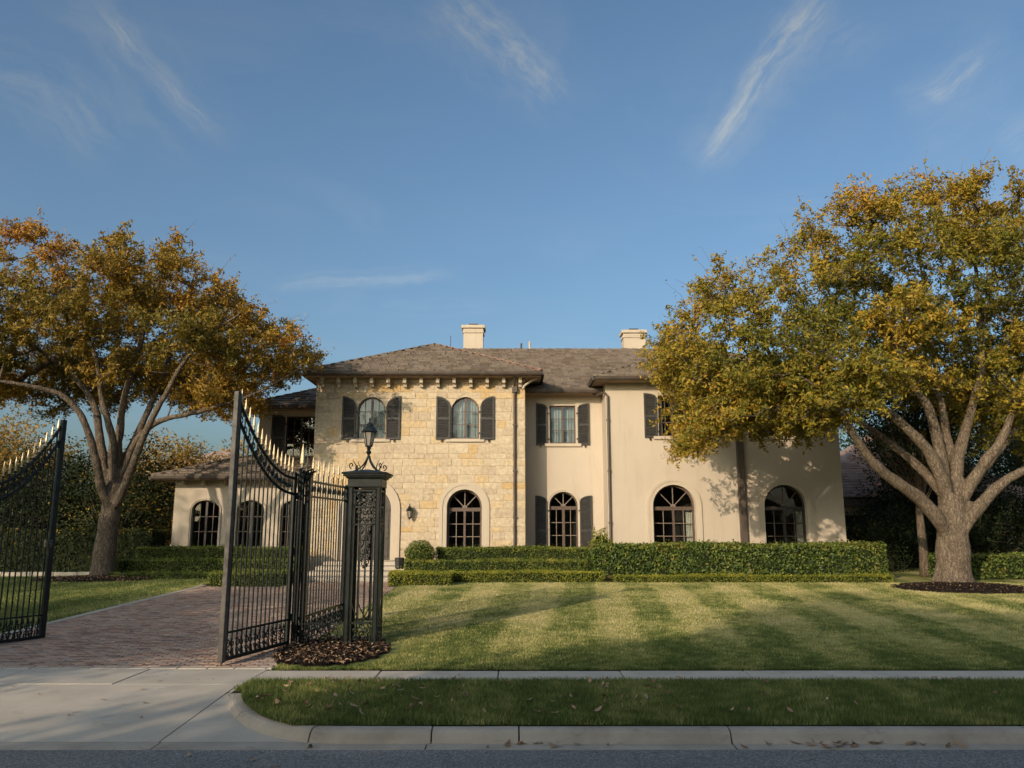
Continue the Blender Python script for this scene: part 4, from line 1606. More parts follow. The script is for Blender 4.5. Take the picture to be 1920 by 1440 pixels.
def fence_run(x0, y0, x1, y1, n, zt, zlo, zband, bars=True, small=True):
    d = Vector((x1 - x0, y1 - y0, 0))
    L = d.length
    d.normalize()
    fr = lambda s, z: Vector((x0, y0, 0)) + d * s + Vector((0, 0, z))
    for z in ((zt, zt - .27, zband, zlo) if bars else (zband, zlo)):
        MB().bar(fr(0, z), fr(L, z), 0.035, 0.03).build('rail', M['iron'], fence)
    sw = MB()
    k_n = max(2, int(L / .16))
    for k in range(k_n):
        s = L * (k + .5) / k_n
        f = 1 if k % 2 else -1
        if bars:
            scroll(sw, fr, (s, zt - .135), .075, 1.2, math.pi / 2, 0.010, f)
            scroll(sw, fr, (s + .03, zt - .12), .05, 1.1, -math.pi / 2, 0.009, -f)
        zc = (zlo + zband) / 2
        R = (zband - zlo) * .30
        scroll(sw, fr, (s, zc + R * .5), R, 1.3, math.pi / 2, 0.011, f)
        scroll(sw, fr, (s, zc - R * .6), R * .9, 1.3, -math.pi / 2, 0.011, -f)
    tag(sw.build('scrollwork', M['iron'], fence), kind='stuff')
    if bars:
        for k in range(n):
            s = L * (k + .5) / n
            tall = k % 2 == 0
            b = MB().tube([fr(s, zlo), fr(s, zt + (.17 if tall else .04))], 0.0145, 6)
            bo = b.build('bar', M['iron'], fence)
            p = fr(s, zt + (.17 if tall else .04))
            sp = MB()
            spear(sp, p.x, p.y, p.z, 0.27 if tall else 0.19, 0.026 if tall else 0.019)
            sp.build('spearhead', M['gold'], bo)


ph = post(-3.71, 14.0, 2.90, 0.10, 'hinge_post')
sp = MB()
spear(sp, -3.71, 14.0, 3.05, 0.42, 0.045)
sp.build('spearhead', M['gold'], ph)
MB().lathe((-3.71, 14.0, 2.93), [(.05, 0), (.03, .05), (.045, .09), (.03, .12)], 8).build('finial_base', M['iron'], ph)
post(-3.60, 14.05, 2.88, 0.09)
post(-3.46, 16.7, 2.85, 0.10)
fence_run(-3.66, 14.05, -3.48, 16.65, 16, 2.83, 0.07, 0.47)
fence_run(-3.62, 13.92, -2.92, 13.86, 0, 2.83, 0.045, 0.40, bars=False)
# acanthus leaves on top of the hinge post
ac = MB()
for k in range(7):
    a = -0.4 + k * 0.5
    pts = [Vector((-3.66, 14.0, 2.85)) + Vector((math.cos(a) * .06 * q + .02 * q, -.02 * q, .05 * q + .12 * math.sin(q * 1.2) * (k % 3 - .3) * .5)) for q in (0, 1, 2, 3)]
    ac.tube(pts, [.016, .022, .016, .004], 5)
tag(ac.build('leaf_ornament', M['iron'], fence), kind='stuff')

PX, PY, PR = -2.565, 14.12, 0.295
pillar = root('gate_pillar', (PX, PY, 0.04), 'square openwork iron gate pillar with scrolled panels, crowned by a lantern', 'gate pillar')
for sx in (-1, 1):
    for sy in (-1, 1):
        m_ = MB()
        cx_, cy_ = PX + sx * (PR - .055), PY + sy * (PR - .055)
        m_.box(cx_ - .044, cx_ + .044, cy_ - .044, cy_ + .044, -0.03, 2.70)
        for q in (-.030, .030):
            m_.box(cx_ + q - .008, cx_ + q + .008, cy_ - .050, cy_ + .050, .12, 2.69)
        m_.box(cx_ - .070, cx_ + .070, cy_ - .070, cy_ + .070, -0.03, 0.12)
        m_.build('corner_post', M['iron'], pillar, bevel=0.008)
cp = MB()
for (r, z0, z1) in ((PR + .0, 2.702, 2.845), (PR + .018, 2.847, 2.865), (PR + .040, 2.867, 2.890), (PR + .075, 2.892, 2.922), (PR + .100, 2.924, 2.950)):
    cp.box(PX - r, PX + r, PY - r, PY + r, z0, z1)
cpo = cp.build('cap', M['iron'], pillar, bevel=0.008)
rp = MB()
a = PR + .10
rp.add([(PX - a, PY - a, 2.955), (PX + a, PY - a, 2.955), (PX + a, PY + a, 2.955), (PX - a, PY + a, 2.955), (PX, PY, 3.03)], [(0, 1, 4), (1, 2, 4), (2, 3, 4), (3, 0, 4)])
rp.build('cap_roof', M['iron'], pillar)
for (dx, dy) in ((0, -1), (1, 0), (0, 1), (-1, 0)):
    d = Vector((-dy, dx, 0))
    c = Vector((PX + dx * (PR - .03), PY + dy * (PR - .03), 0))
    fr = lambda s, z: c + d * s + Vector((0, 0, z))
    hw = PR - .11
    pn = MB()
    for z in (2.64, 2.36, 2.06, 0.42, 0.06):
        pn.bar(fr(-hw, z), fr(hw, z), 0.03, 0.022)
    for s in (-hw + .02, hw - .02):
        pn.bar(fr(s, 0.06), fr(s, 2.64), 0.022, 0.022)
    for s in (-.05, .05):
        pn.bar(fr(s, 0.42), fr(s, 2.06), 0.024, 0.024)
    # top panel: four scrolls and a ring, second panel: leaves
    for sx in (-1, 1):
        for sz in (-1, 1):
            pts = [fr(sx * hw * (1 - .85 * q), 2.50 + sz * .13 * (1 - q) ** 1.6 + sz * .0) for q in [k / 8 for k in range(9)]]
            pn.tube(pts, [.020 - .010 * k / 8 for k in range(9)], 5)
            scroll(pn, fr, (sx * .085, 2.50 + sz * .07), .05, 1.2, -sz * math.pi / 2, .010, sx * sz)
            scroll(pn, fr, (sx * .085, 2.21 + sz * .065), .055, 1.3, sz * math.pi / 2, .011, sx * sz)
            scroll(pn, fr, (sx * .085, 0.24 + sz * .07), .06, 1.3, sz * math.pi / 2, .011, sx * sz)
    pn.tube([fr(.055 * math.cos(q), 2.50 + .055 * math.sin(q)) for q in [k * math.pi / 8 for k in range(17)]], .011, 5)
    # climbing vine scroll in the middle
    for k in range(6):
        z = 1.97 - k * .115
        f = 1 if k % 2 else -1
        scroll(pn, fr, (f * .035, z), .058, 1.2, math.pi / 2, .010, f)
        q = fr(f * .02, z - .05)
        pn.lathe((q.x, q.y, q.z), [(.003, -.035), (.024, 0), (.004, .045)], 5)
    for sx in (-1, 1):
        pn.tube([fr(sx * hw * .9 * math.sin(q), 0.42 + .42 * q / 1.6) for q in [k * .2 for k in range(9)]], .011, 5)
    tag(pn.build('scroll_panel', M['iron'], pillar), None)
# lantern legs, stem
lg = MB()
for k in range(4):
    a = math.pi / 4 + k * math.pi / 2
    pts = []
    for q in [i / 10 for i in range(11)]:
        r = 0.30 * (1 - q) ** 1.5 + 0.018
        pts.append((PX + r * math.cos(a), PY + r * math.sin(a), 3.0 - .02 * (1 - q) + .27 * q ** 1.5))
    lg.tube(pts, [.012 + .006 * i / 10 for i in range(11)], 6)
    e = (PX + .33 * math.cos(a), PY + .33 * math.sin(a))
    ctr = Vector((e[0], e[1], 3.02))
    ra = Vector((math.cos(a), math.sin(a), 0))
    frs = lambda s, z: ctr + ra * s + Vector((0, 0, z))
    scroll(lg, frs, (0.02, .06), .055, 1.0, -math.pi / 2, .010, 1)
    lg.tube([frs(-.09, .0), frs(-.07, .07), frs(-.02, .13), frs(.0, .17)], [.012, .009, .006, .004], 5)
lg.lathe((PX, PY, 3.24), [(.022, 0), (.03, .02), (.02, .05), (.042, .075), (.048, .10), (.03, .125), (.02, .15), (.024, .19)], 8)
lg.build('lantern_stem', M['iron'], pillar)
lantern((PX, PY, 3.455), 0.90, pillar, 'lantern')

# ---------------------------------------------------------------- vegetation helpers
def leaf_cloud(centers, normals, size, tint, aspect=0.45, spread=0.9, fold=0.15, rng=RNG):
    """Arrays of folded diamond leaves at centers, roughly facing normals (n,3)."""
    n = len(centers)
    d = normals + rng.normal(0, spread, (n, 3))
    d /= np.linalg.norm(d, axis=1)[:, None] + 1e-9
    r = rng.normal(0, 1, (n, 3))
    ax = np.cross(d, r)
    ax /= np.linalg.norm(ax, axis=1)[:, None] + 1e-9
    sd = np.cross(d, ax)
    s = size * rng.uniform(0.65, 1.3, n)[:, None]
    base = centers - ax * s * 0.5
    tip = centers + ax * s * 0.5
    l = centers + sd * s * aspect * 0.5 + d * s * fold
    rr = centers - sd * s * aspect * 0.5 + d * s * fold
    v = np.stack([base, l, tip, rr], 1).reshape(-1, 3)
    f = np.arange(n * 4, dtype=np.int32).reshape(n, 4)
    tris = np.concatenate([f[:, [0, 1, 2]], f[:, [0, 2, 3]]])
    return v, tris, np.repeat(tint, 4)


def np_tubes(segs, sides=4):
    """segs: list of (points (k,3), radii (k)) -> verts, quads."""
    V, F = [], []
    b = 0
    for pts, rad in segs:
        pts = np.asarray(pts, float)
        k = len(pts)
        d = np.gradient(pts, axis=0)
        d /= np.linalg.norm(d, axis=1)[:, None] + 1e-9
        ref = np.array([0.31, 0.87, 0.38])
        u = np.cross(d, ref)
        u /= np.linalg.norm(u, axis=1)[:, None] + 1e-9
        w = np.cross(d, u)
        ang = np.arange(sides) * 2 * np.pi / sides
        ring = pts[:, None, :] + (u[:, None, :] * np.cos(ang)[None, :, None] + w[:, None, :] * np.sin(ang)[None, :, None]) * np.asarray(rad)[:, None, None]
        V.append(ring.reshape(-1, 3))
        i = np.arange(k - 1)[:, None] * sides + b
        s = np.arange(sides)[None, :]
        s2 = (s + 1) % sides
        F.append(np.stack([i + s, i + s2, i + sides + s2, i + sides + s], -1).reshape(-1, 4))
        b += k * sides
    return np.concatenate(V), np.concatenate(F)


def hedge(name, label, x0, x1, y0, y1, z0, z1, mat, size=0.055, dens=900, group=None, cat='hedge', wob=0.045, stems=0, tint_top=0.25):
    """Clipped hedge: dark inside, a skin of leaves over an uneven surface."""
    h = root(name, ((x0 + x1) / 2, (y0 + y1) / 2, z0), label, cat, group)
    ins = 0.07
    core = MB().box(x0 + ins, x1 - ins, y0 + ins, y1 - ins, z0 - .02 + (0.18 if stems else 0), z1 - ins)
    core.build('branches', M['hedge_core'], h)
    areas = [('f', (x1 - x0) * (z1 - z0)), ('t', (x1 - x0) * (y1 - y0)), ('l', (y1 - y0) * (z1 - z0)), ('r', (y1 - y0) * (z1 - z0)), ('b', (x1 - x0) * (z1 - z0) * .4)]
    C, Nn, T = [], [], []
    for side, ar in areas:
        n = int(ar * dens)
        a, b = RNG.random(n), RNG.random(n)
        dep = RNG.random(n) ** 1.5 * 0.10
        ax_ = a * (x1 - x0)
        wv_ = wob * .55 * (np.sin(ax_ * 1.3 + x0) + np.sin(ax_ * 3.7 + 2.3 * np.sin(ax_ * .9) + b * 4) * .6 + np.sin(ax_ * 9.3 + b * 7 + 2 * np.sin(ax_ * 2.1)) * .5) + RNG.normal(0, wob * .35, n)
        z = z0 + (z1 - z0) * b
        if side == 'f':
            c = np.stack([x0 + (x1 - x0) * a, y0 + dep + wv_ * .6, z], 1)
            nv = np.tile([0, -1, .25], (n, 1))
        elif side == 'b':
            c = np.stack([x0 + (x1 - x0) * a, y1 - dep + wv_ * .6, z], 1)
            nv = np.tile([0, 1, .25], (n, 1))
        elif side == 't':
            c = np.stack([x0 + (x1 - x0) * a, y0 + (y1 - y0) * b, z1 - dep + wv_], 1)
            nv = np.tile([0, -.1, 1], (n, 1))
        else:
            k = -1 if side == 'l' else 1
            c = np.stack([(x0 if k < 0 else x1) - k * dep + wv_ * .6, y0 + (y1 - y0) * a, z], 1)
            nv = np.tile([k, -.1, .25], (n, 1))
        lump = np.sin(c[:, 0] * 7.3 + c[:, 2] * 5) * np.sin(c[:, 0] * 3.1 - c[:, 2] * 9) * .18 + .10 * np.sin(c[:, 0] * 1.7 + 2 * np.sin(c[:, 0] * .6 + x0)) + .35 * (np.sin(c[:, 0] * 2.3 + x0 * 3) * np.sin(c[:, 2] * 4 + c[:, 0] * .7) > .93)
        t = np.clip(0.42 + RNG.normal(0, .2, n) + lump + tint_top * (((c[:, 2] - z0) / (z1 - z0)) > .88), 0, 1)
        if stems and side in 'flrb':
            keep = (c[:, 2] > z0 + .16 + .12 * np.sin(c[:, 0] * 4.0)) | (RNG.random(n) < .25)
            c, nv, t = c[keep], nv[keep], t[keep]
        C.append(c)
        Nn.append(nv.astype(float))
        T.append(t)
    CC, NN = np.concatenate(C), np.concatenate(Nn)
    stray = (RNG.random(len(CC)) < .035)[:, None] * NN * (RNG.random(len(CC)) * .13)[:, None]
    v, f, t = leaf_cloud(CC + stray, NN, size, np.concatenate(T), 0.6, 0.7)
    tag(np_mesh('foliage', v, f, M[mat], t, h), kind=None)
    if stems:
        segs = []
        for k in range(stems):
            x = random.uniform(x0 + .1, x1 - .1)
            for q in range(3):
                xx = x + random.uniform(-.1, .1)
                segs.append(([(x, y0 + .12, z0 - .02), ((x + xx) / 2, y0 + .1, z0 + .2), (xx + random.uniform(-.2, .2), y0 + .12, z0 + .5)], [.022, .016, .008]))
        v, f = np_tubes(segs, 5)
        np_mesh('stems', v, f, M['twig'], None, h)
    return h


def shrub(name, label, c, r, mat, size=0.06, n=5000, group=None, cat='shrub', lump=0.05, trunk=True, tone=0.45):
    h = root(name, (c[0], c[1], c[2] - r[2]), label, cat, group)
    d = RNG.normal(0, 1, (n, 3))
    d /= np.linalg.norm(d, axis=1)[:, None]
    rad = 1 - RNG.random(n) ** 1.6 * 0.22
    rad *= 1 + lump * (np.sin(d[:, 0] * 7 + 2) * np.sin(d[:, 2] * 6) + .7 * np.sin(d[:, 1] * 11 + d[:, 2] * 5))
    cc = np.array(c) + d * rad[:, None] * np.array(r)
    t = np.clip(tone + RNG.normal(0, .2, n) + .15 * d[:, 2], 0, 1)
    v, f, tt = leaf_cloud(cc, d, size, t, 0.55, 0.7)
    np_mesh('foliage', v, f, M[mat], tt, h)
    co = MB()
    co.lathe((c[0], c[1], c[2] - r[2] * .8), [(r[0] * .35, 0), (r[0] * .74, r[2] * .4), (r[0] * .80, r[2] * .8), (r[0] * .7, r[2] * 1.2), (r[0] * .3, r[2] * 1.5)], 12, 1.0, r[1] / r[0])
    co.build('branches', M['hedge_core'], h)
    if trunk:
        MB().tube([(c[0], c[1], c[2] - r[2] - .12), (c[0], c[1], c[2])], .05, 6).build('trunk', M['twig'], h)
    return h


def poly_contains(poly, pts):
    x, y = pts[:, 0], pts[:, 1]
    ins = np.zeros(len(pts), bool)
    n = len(poly)
    for i in range(n):
        x0, y0 = poly[i - 1]
        x1, y1 = poly[i]
        c = ((y0 > y) != (y1 > y)) & (x < (x1 - x0) * (y - y0) / (y1 - y0 + 1e-12) + x0)
        ins ^= c
    return ins


def poly_dist(poly, pts):
    best = np.full(len(pts), 1e9)
    for i in range(len(poly)):
        a, b = np.array(poly[i - 1]), np.array(poly[i])
        ab = b - a
        t = np.clip(((pts - a) @ ab) / (ab @ ab + 1e-12), 0, 1)
        best = np.minimum(best, np.linalg.norm(pts - (a + t[:, None] * ab), axis=1))
    return best


def big_tree(name, label, cat, limbs, outline, ydepth, kdepth, nclump, nlobe, leafmat, barkmat, leaf=0.13, twigs=6, per=15, clump_r=0.75, group=None,
             seed=5, remesh=0.055, inner=0.35, extra=(), holes=0.0, edge_bare=0.15, tone=(0.25, 0.55)):
    """Tree with explicit main limbs (lists of (x, y, z, r)), branches grown to clumps that fill the crown outline (x, z) in depth."""
    rng = np.random.default_rng(seed)
    rt = random.Random(seed)
    base = limbs[0][0]
    T = root(name, (base[0], base[1], base[2]), label, cat, group)
    # 1 trunk and main limbs, merged into one smooth surface
    tm = MB()
    nodes, nrad = [], []
    for li, limb in enumerate(limbs):
        p = np.array(limb, float)
        # smooth resample
        seg = np.linalg.norm(np.diff(p[:, :3], axis=0), axis=1)
        cum = np.concatenate([[0], np.cumsum(seg)])
        m = max(6, int(cum[-1] / 0.22))
        q = np.linspace(0, cum[-1], m)
        r = np.stack([np.interp(q, cum, p[:, k]) for k in range(4)], 1)
        for _ in range(3):
            r[1:-1, :] = (r[:-2, :] + 2 * r[1:-1, :] + r[2:, :]) / 4
        wob = np.cumsum(rng.normal(0, .012, (m, 3)), axis=0) * (0 if li == 0 else 1)
        wob -= np.linspace(0, 1, m)[:, None] * wob[-1] * .3
        r[:, :3] += wob
        tm.tube([tuple(x) for x in r[:, :3]], [float(x) * (1 + .05 * math.sin(k * 1.7 + li)) for k, x in enumerate(r[:, 3])], 12)
        if li > 0:
            for k in range(m // 3, m):
                nodes.append(r[k, :3])
                nrad.append(float(r[k, 3]))
    if len(limbs[0]) > 1:
        # root flare
        b = limbs[0][0]
        for k in range(7):
            a = k * 2 * math.pi / 7 + .3
            rr = b[3]
            tm.tube([(b[0] + math.cos(a) * rr * .55, b[1] + math.sin(a) * rr * .55, b[2] + rr * 1.1), (b[0] + math.cos(a) * rr * .85, b[1] + math.sin(a) * rr * .85, b[2] + rr * .3),
                     (b[0] + math.cos(a) * rr * 1.25, b[1] + math.sin(a) * rr * 1.25, b[2] - .12)], [rr * .32, rr * .30, rr * .14], 8)
    if remesh:
        me0 = tm.mesh('trunk')
        ob = bpy.data.objects.new('trunk', me0)
        COL.objects.link(ob)
        md = ob.modifiers.new('remesh', 'REMESH')
        md.mode = 'VOXEL'
        md.voxel_size = remesh
        sm = ob.modifiers.new('smooth', 'SMOOTH')
        sm.factor = 0.5
        sm.iterations = 3
        dg = bpy.context.evaluated_depsgraph_get()
        me = bpy.data.meshes.new_from_object(ob.evaluated_get(dg))
        bpy.data.objects.remove(ob)
        bpy.data.meshes.remove(me0)
        me.materials.clear()
        me.materials.append(M[barkmat])
        me.shade_smooth()
        link('trunk', me, T)
    else:
        tm.build('trunk', M[barkmat], T, smooth=True)
    # 2 clump positions inside the crown
    ol = np.array(outline)
    lo, hi = ol.min(0), ol.max(0)
    # lobes: boughs of foliage kept apart from one another, so that sky shows between them
    lobes = []
    dmax = poly_dist(outline, lo + (hi - lo) * rng.random((800, 2))).max() * .6
    tries = 0
    while len(lobes) < nlobe and tries < 20000:
        tries += 1
        c = (lo + (hi - lo) * rng.random(2))[None, :]
        if not poly_contains(outline, c)[0]:
            continue
        ds = poly_dist(outline, c)[0]
        if ds < .38:
            continue
        yy = rng.uniform(-1, 1)
        yy = math.copysign(abs(yy) ** inner, yy) * kdepth * (.55 if yy < 0 else 1.2) * math.sqrt(min(1.0, ds / dmax))
        p = np.array([c[0, 0], ydepth + yy, c[0, 1]])
        mind = 1.45 * (1 - .45 * tries / 20000)
        if lobes and np.min(np.linalg.norm(np.array(lobes) - p, axis=1)) < mind:
            continue
        lobes.append(p)
    lobes = np.array(lobes + [np.array(e) for e in extra])
    lsize = rng.uniform(.75, 1.3, len(lobes))
    if len(extra):
        lsize[-len(extra):] = 1.3
    ltone = rng.normal(0, .10, len(lobes))
    li_ = rng.choice(len(lobes), nclump * 2, p=lsize ** 2 / (lsize ** 2).sum())
    cl = lobes[li_] + rng.normal(0, 1, (nclump * 2, 3)) * lsize[li_][:, None] * np.array([.62, .58, .42])
    keep = poly_contains(outline, cl[:, [0, 2]]) & (poly_dist(outline, cl[:, [0, 2]]) > .28)
    cl, li_ = cl[keep][:nclump], li_[keep][:nclump]
    # 3 branches: each clump joins the nearest point of the growing tree
    nodes = [np.array(x) for x in nodes]
    NP = np.array(nodes)
    par = [-1] * len(nodes)
    order = np.argsort(np.min(np.linalg.norm(cl[:, None, :] - NP[None, ::4, :], axis=2), axis=1))
    cap = len(nodes) + len(cl) * 5
    A = np.zeros((cap, 3))
    A[:len(nodes)] = NP
    cnt = len(nodes)
    first = cnt
    need = np.zeros(cap)
    parent = np.full(cap, -1, int)
    chains = []
    tips = []
    for ci in order:
        c = cl[ci]
        dv = A[:cnt] - c
        dd = np.linalg.norm(dv, axis=1) + np.maximum(0, dv[:, 2]) * 0.5
        k = int(np.argmin(dd))
        a = A[k]
        Ld = np.linalg.norm(c - a)
        m = max(2, min(4, int(Ld / .45)))
        prev = k
        chain = [k]
        for q in range(1, m + 1):
            t = q / m
            p = a + (c - a) * t + np.array([0, 0, -.10 * Ld * math.sin(t * math.pi)]) + rng.normal(0, .05 * Ld / m, 3) * (q < m)
            A[cnt] = p
            parent[cnt] = prev
            prev = cnt
            chain.append(cnt)
            cnt += 1
        chains.append(chain)
        tips.append(prev)
    load = np.zeros(cnt)
    for t in tips:
        load[t] += 1
    for i in range(cnt - 1, first - 1, -1):
        if parent[i] >= 0:
            load[parent[i]] += load[i]
    rad = 0.0115 * np.maximum(load, 1) ** 0.48
    segs = []
    for ch in chains:
        rr = rad[ch].copy()
        rr[0] = min(rr[0], rr[1] * 1.25) if ch[0] >= first else rr[1] * 1.2
        rr[-1] *= .7
        segs.append((A[ch], rr))
    # 4 twigs and leaves
    L, LN, LT = [], [], []
    cen = cl.mean(0)
    edge = poly_dist(outline, cl[:, [0, 2]])
    tseg = []
    for ci, c in enumerate(cl):
        outd = c - cen
        outd /= np.linalg.norm(outd) + 1e-9
        out_edge = edge[ci] < 0.7
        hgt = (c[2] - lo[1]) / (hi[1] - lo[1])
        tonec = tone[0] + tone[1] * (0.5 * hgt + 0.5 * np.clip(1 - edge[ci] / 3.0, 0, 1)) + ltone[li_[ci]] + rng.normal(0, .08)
        for q in range(twigs):
            dr = rng.normal(0, 1, 3) + outd * .7
            dr[2] *= .8
            dr /= np.linalg.norm(dr)
            ln = clump_r * rng.uniform(.55, 1.25)
            bend = rng.normal(0, .12, 3)
            e = c + dr * ln + bend * .5
            midp = c + dr * ln * .5 + bend
            tseg.append((np.array([c, midp, e]), [.006, .0045, .0025]))
            bare = out_edge and rng.random() < edge_bare
            npl = int(per * (rng.uniform(.1, .35) if bare else rng.uniform(.7, 1.3)))
            tt = rng.random(npl) ** .7
            pos = np.where(tt[:, None] < .5, c + (midp - c) * (tt[:, None] * 2), midp + (e - midp) * ((tt[:, None] - .5) * 2))
            L.append(pos + rng.normal(0, .065, (npl, 3)))
            LN.append(np.tile(outd * .5 + np.array([0, -.1, .15]), (npl, 1)))
            LT.append(np.clip(tonec + rng.normal(0, .13, npl), 0, 1))
        if out_edge and hgt > .35 and rng.random() < .5:      # bare whips above the crown
            dr = outd + rng.normal(0, .35, 3) + np.array([0, 0, .7])
            dr /= np.linalg.norm(dr)
            ln = rng.uniform(.7, 1.5)
            e = c + dr * ln
            bend = rng.normal(0, .08, 3)
            tseg.append((np.array([c, c + dr * ln * .5 + bend, e]), [.009, .006, .003]))
            npl = rng.integers(2, 9)
            tt = rng.random(npl)
            L.append(c + dr * ln * tt[:, None] + rng.normal(0, .05, (npl, 3)))
            LN.append(np.tile(np.array([0, -.2, .8]), (npl, 1)))
            LT.append(np.clip(.7 + rng.normal(0, .15, npl), 0, 1))
    v, f = np_tubes(segs, 5)
    np_mesh('branches', v, f, M['twig'], None, T, smooth=True)
    v, f = np_tubes(tseg, 3)
    np_mesh('twigs', v, f, M['twig'], None, T)
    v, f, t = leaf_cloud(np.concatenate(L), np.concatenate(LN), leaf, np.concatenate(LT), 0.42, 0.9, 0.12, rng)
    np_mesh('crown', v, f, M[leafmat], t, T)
    return T


def px_limb(pts, y0, dy, r0, r1):
    """Limb given as photograph pixels; y goes from y0 to y0+dy along it."""
    out = []
    n = len(pts)
    for i, (u, v) in enumerate(pts):
        q = i / (n - 1)
        y = y0 + dy * q ** 1.2
        x, z = P(u, v, y)
        out.append((x, y, z, (r0 + (r1 - r0) * q ** .8) * (.62 if i == 0 and r0 < .3 else 1)))
    return out


def px_outline(pts, y):
    return [P(u, v, y) for u, v in pts]

# ---------------------------------------------------------------- hedges and shrubs
G_R = 'clipped box hedges in front of the right half of the house'
G_L = 'clipped box hedges on the shaded side of the drive'
hedge('hedge', 'low lime green box hedge along the lawn, lowest of three tiers under the limestone wall', -1.95, 2.95, 25.95, 26.65, 0.28, 0.62, 'leaf_hedge_lime', 0.045, 1500, G_R)
hedge('hedge', 'short low box block at the corner of the lawn beside the brick walk and steps', -3.75, -1.85, 24.45, 25.9, 0.26, 0.67, 'leaf_hedge_lime', 0.045, 1500, G_R, tint_top=.2)
hedge('hedge', 'dark green box hedge, middle of three tiers under the limestone wall', -3.65, 2.55, 27.3, 28.0, 0.28, 0.93, 'leaf_hedge', 0.05, 1300, G_R)
hedge('hedge', 'dark green box hedge, highest of three tiers under the arched french window', -2.70, 2.83, 28.6, 29.4, 0.28, 1.32, 'leaf_hedge', 0.05, 1300, G_R)
hedge('hedge', 'tall broad leaved laurel hedge with bare stems below, before the cream right wing', 2.75, 12.55, 27.0, 28.2, 0.28, 1.46, 'leaf_laurel', 0.095, 640, None, wob=.06, stems=16)
hedge('hedge', 'ankle high lime box edging along the foot of the tall laurel hedge', 3.30, 12.35, 26.2, 26.6, 0.28, 0.50, 'leaf_hedge_lime', 0.045, 1400, G_R)
hedge('hedge', 'dark box hedge, highest of three tiers below the arched windows of the low wing', -13.75, -7.6, 29.5, 30.2, 0.28, 1.31, 'leaf_hedge', 0.05, 1100, G_L, tint_top=.1)
hedge('hedge', 'dark box hedge, middle of three tiers below the low wing', -13.9, -7.6, 28.4, 29.0, 0.28, 0.92, 'leaf_hedge', 0.05, 1100, G_L, tint_top=.1)
hedge('hedge', 'dark box hedge, lowest of three tiers beside the mulched tree', -13.6, -8.9, 27.3, 27.8, 0.28, 0.52, 'leaf_hedge', 0.045, 1200, G_L, tint_top=.1)
hedge('hedge', 'box hedge block at the inner corner of the brick drive, seen through the gate bars', -9.15, -6.9, 24.4, 26.6, 0.26, 0.68, 'leaf_hedge', 0.045, 1300, G_L)
hedge('hedge', 'tall dark boundary hedge behind the autumn tree on the side lawn', -34, -13.95, 31.2, 32.6, 0.28, 1.95, 'leaf_dark', 0.10, 260, None, wob=.08)
hedge('hedge', 'dark hedge in the shade beside the big tree trunk', 14.9, 30, 27.8, 29.0, 0.28, 1.10, 'leaf_laurel', 0.10, 420, None, wob=.07)
hedge('hedge', 'unseen dark hedge added across the street to darken the window reflections', -45, 48, -17.6, -16.4, 0.0, 3.6, 'leaf_dark', 0.22, 40, None, wob=.1)  # out of view, added so the lower panes reflect something dark
shrub('round_shrub', 'clipped ball shrub beside the front steps', (-3.2, 28.1, 1.06), (0.53, 0.5, 0.53), 'leaf_hedge', 0.05, 5200)
shrub('bush', 'loose upright bush with yellowish tips at the end of the laurel hedge', (3.16, 28.7, 1.28), (0.36, 0.36, 0.66), 'leaf_hedge_lime', 0.075, 1500, lump=.22, tone=.5)
MB().lathe((-3.86, 27.75, 0.62), [(.12, 0), (.15, .04), (.17, .36), (.15, .38)], 8).build('planter', M['pot'])
tag(bpy.data.objects['planter'], 'small black planter at the end of the hedge by the steps', 'planter')

# pale stone edging in front of the boundary hedge
ke = sheet('stone_border', -24, -14.5, [29.6, 29.9], lambda y: 0.29, M['joint'], 3)
x = -24.0
while x < -13.6:
    w_ = random.uniform(.5, .9)
    MB().box(x + .01, x + w_ - .01, 29.62, 29.88, 0.2, 0.41 + random.uniform(-.01, .01)).build('edging_stone', M['edging'], ke, bevel=.015)
    x += w_

# ---------------------------------------------------------------- the two great trees
YR = 24.9
limbs_r = [
    px_limb([(1788, 1105), (1788, 1060), (1786, 1010), (1786, 960), (1784, 930)], YR, 0.0, 0.56, 0.40),
    px_limb([(1780, 1010), (1765, 975), (1735, 938), (1700, 913), (1663, 890), (1632, 852), (1614, 820), (1594, 790), (1572, 755), (1545, 725), (1500, 700)], YR - .1, -2.6, 0.27, 0.05),
    px_limb([(1782, 960), (1771, 925), (1757, 883), (1736, 841), (1701, 803), (1663, 775), (1628, 750), (1597, 718), (1560, 670), (1500, 620)], YR, -1.2, 0.26, 0.05),
    px_limb([(1783, 950), (1750, 900), (1708, 862), (1673, 834), (1635, 806), (1590, 780), (1530, 760), (1450, 740)], YR + .3, 2.4, 0.20, 0.05),
    px_limb([(1784, 940), (1772, 905), (1764, 855), (1753, 803), (1739, 755), (1715, 727), (1694, 700), (1680, 640), (1650, 560), (1610, 470)], YR + .05, -1.0, 0.25, 0.04),
    px_limb([(1788, 950), (1790, 905), (1796, 862), (1809, 821), (1818, 786), (1830, 745), (1842, 690), (1832, 580), (1826, 470), (1836, 380), (1840, 300)], YR + .1, 0.5, 0.25, 0.03),
    px_limb([(1793, 960), (1812, 915), (1830, 890), (1854, 852), (1878, 818), (1895, 770), (1920, 700), (1960, 600), (2000, 500)], YR - .1, -0.8, 0.24, 0.05),
    px_limb([(1800, 1005), (1815, 968), (1840, 945), (1868, 912), (1896, 892), (1930, 876), (1985, 850), (2050, 800), (2120, 720)], YR - .2, -1.2, 0.26, 0.05),
    px_limb([(1784, 930), (1781, 862), (1779, 827), (1771, 779), (1762, 735), (1755, 660), (1740, 560), (1720, 450)], YR + .3, 1.6, 0.20, 0.04),
    px_limb([(1795, 960), (1830, 900), (1870, 850), (1920, 790), (1990, 700), (2080, 620)], YR + .3, 3.0, 0.2, 0.04),
]
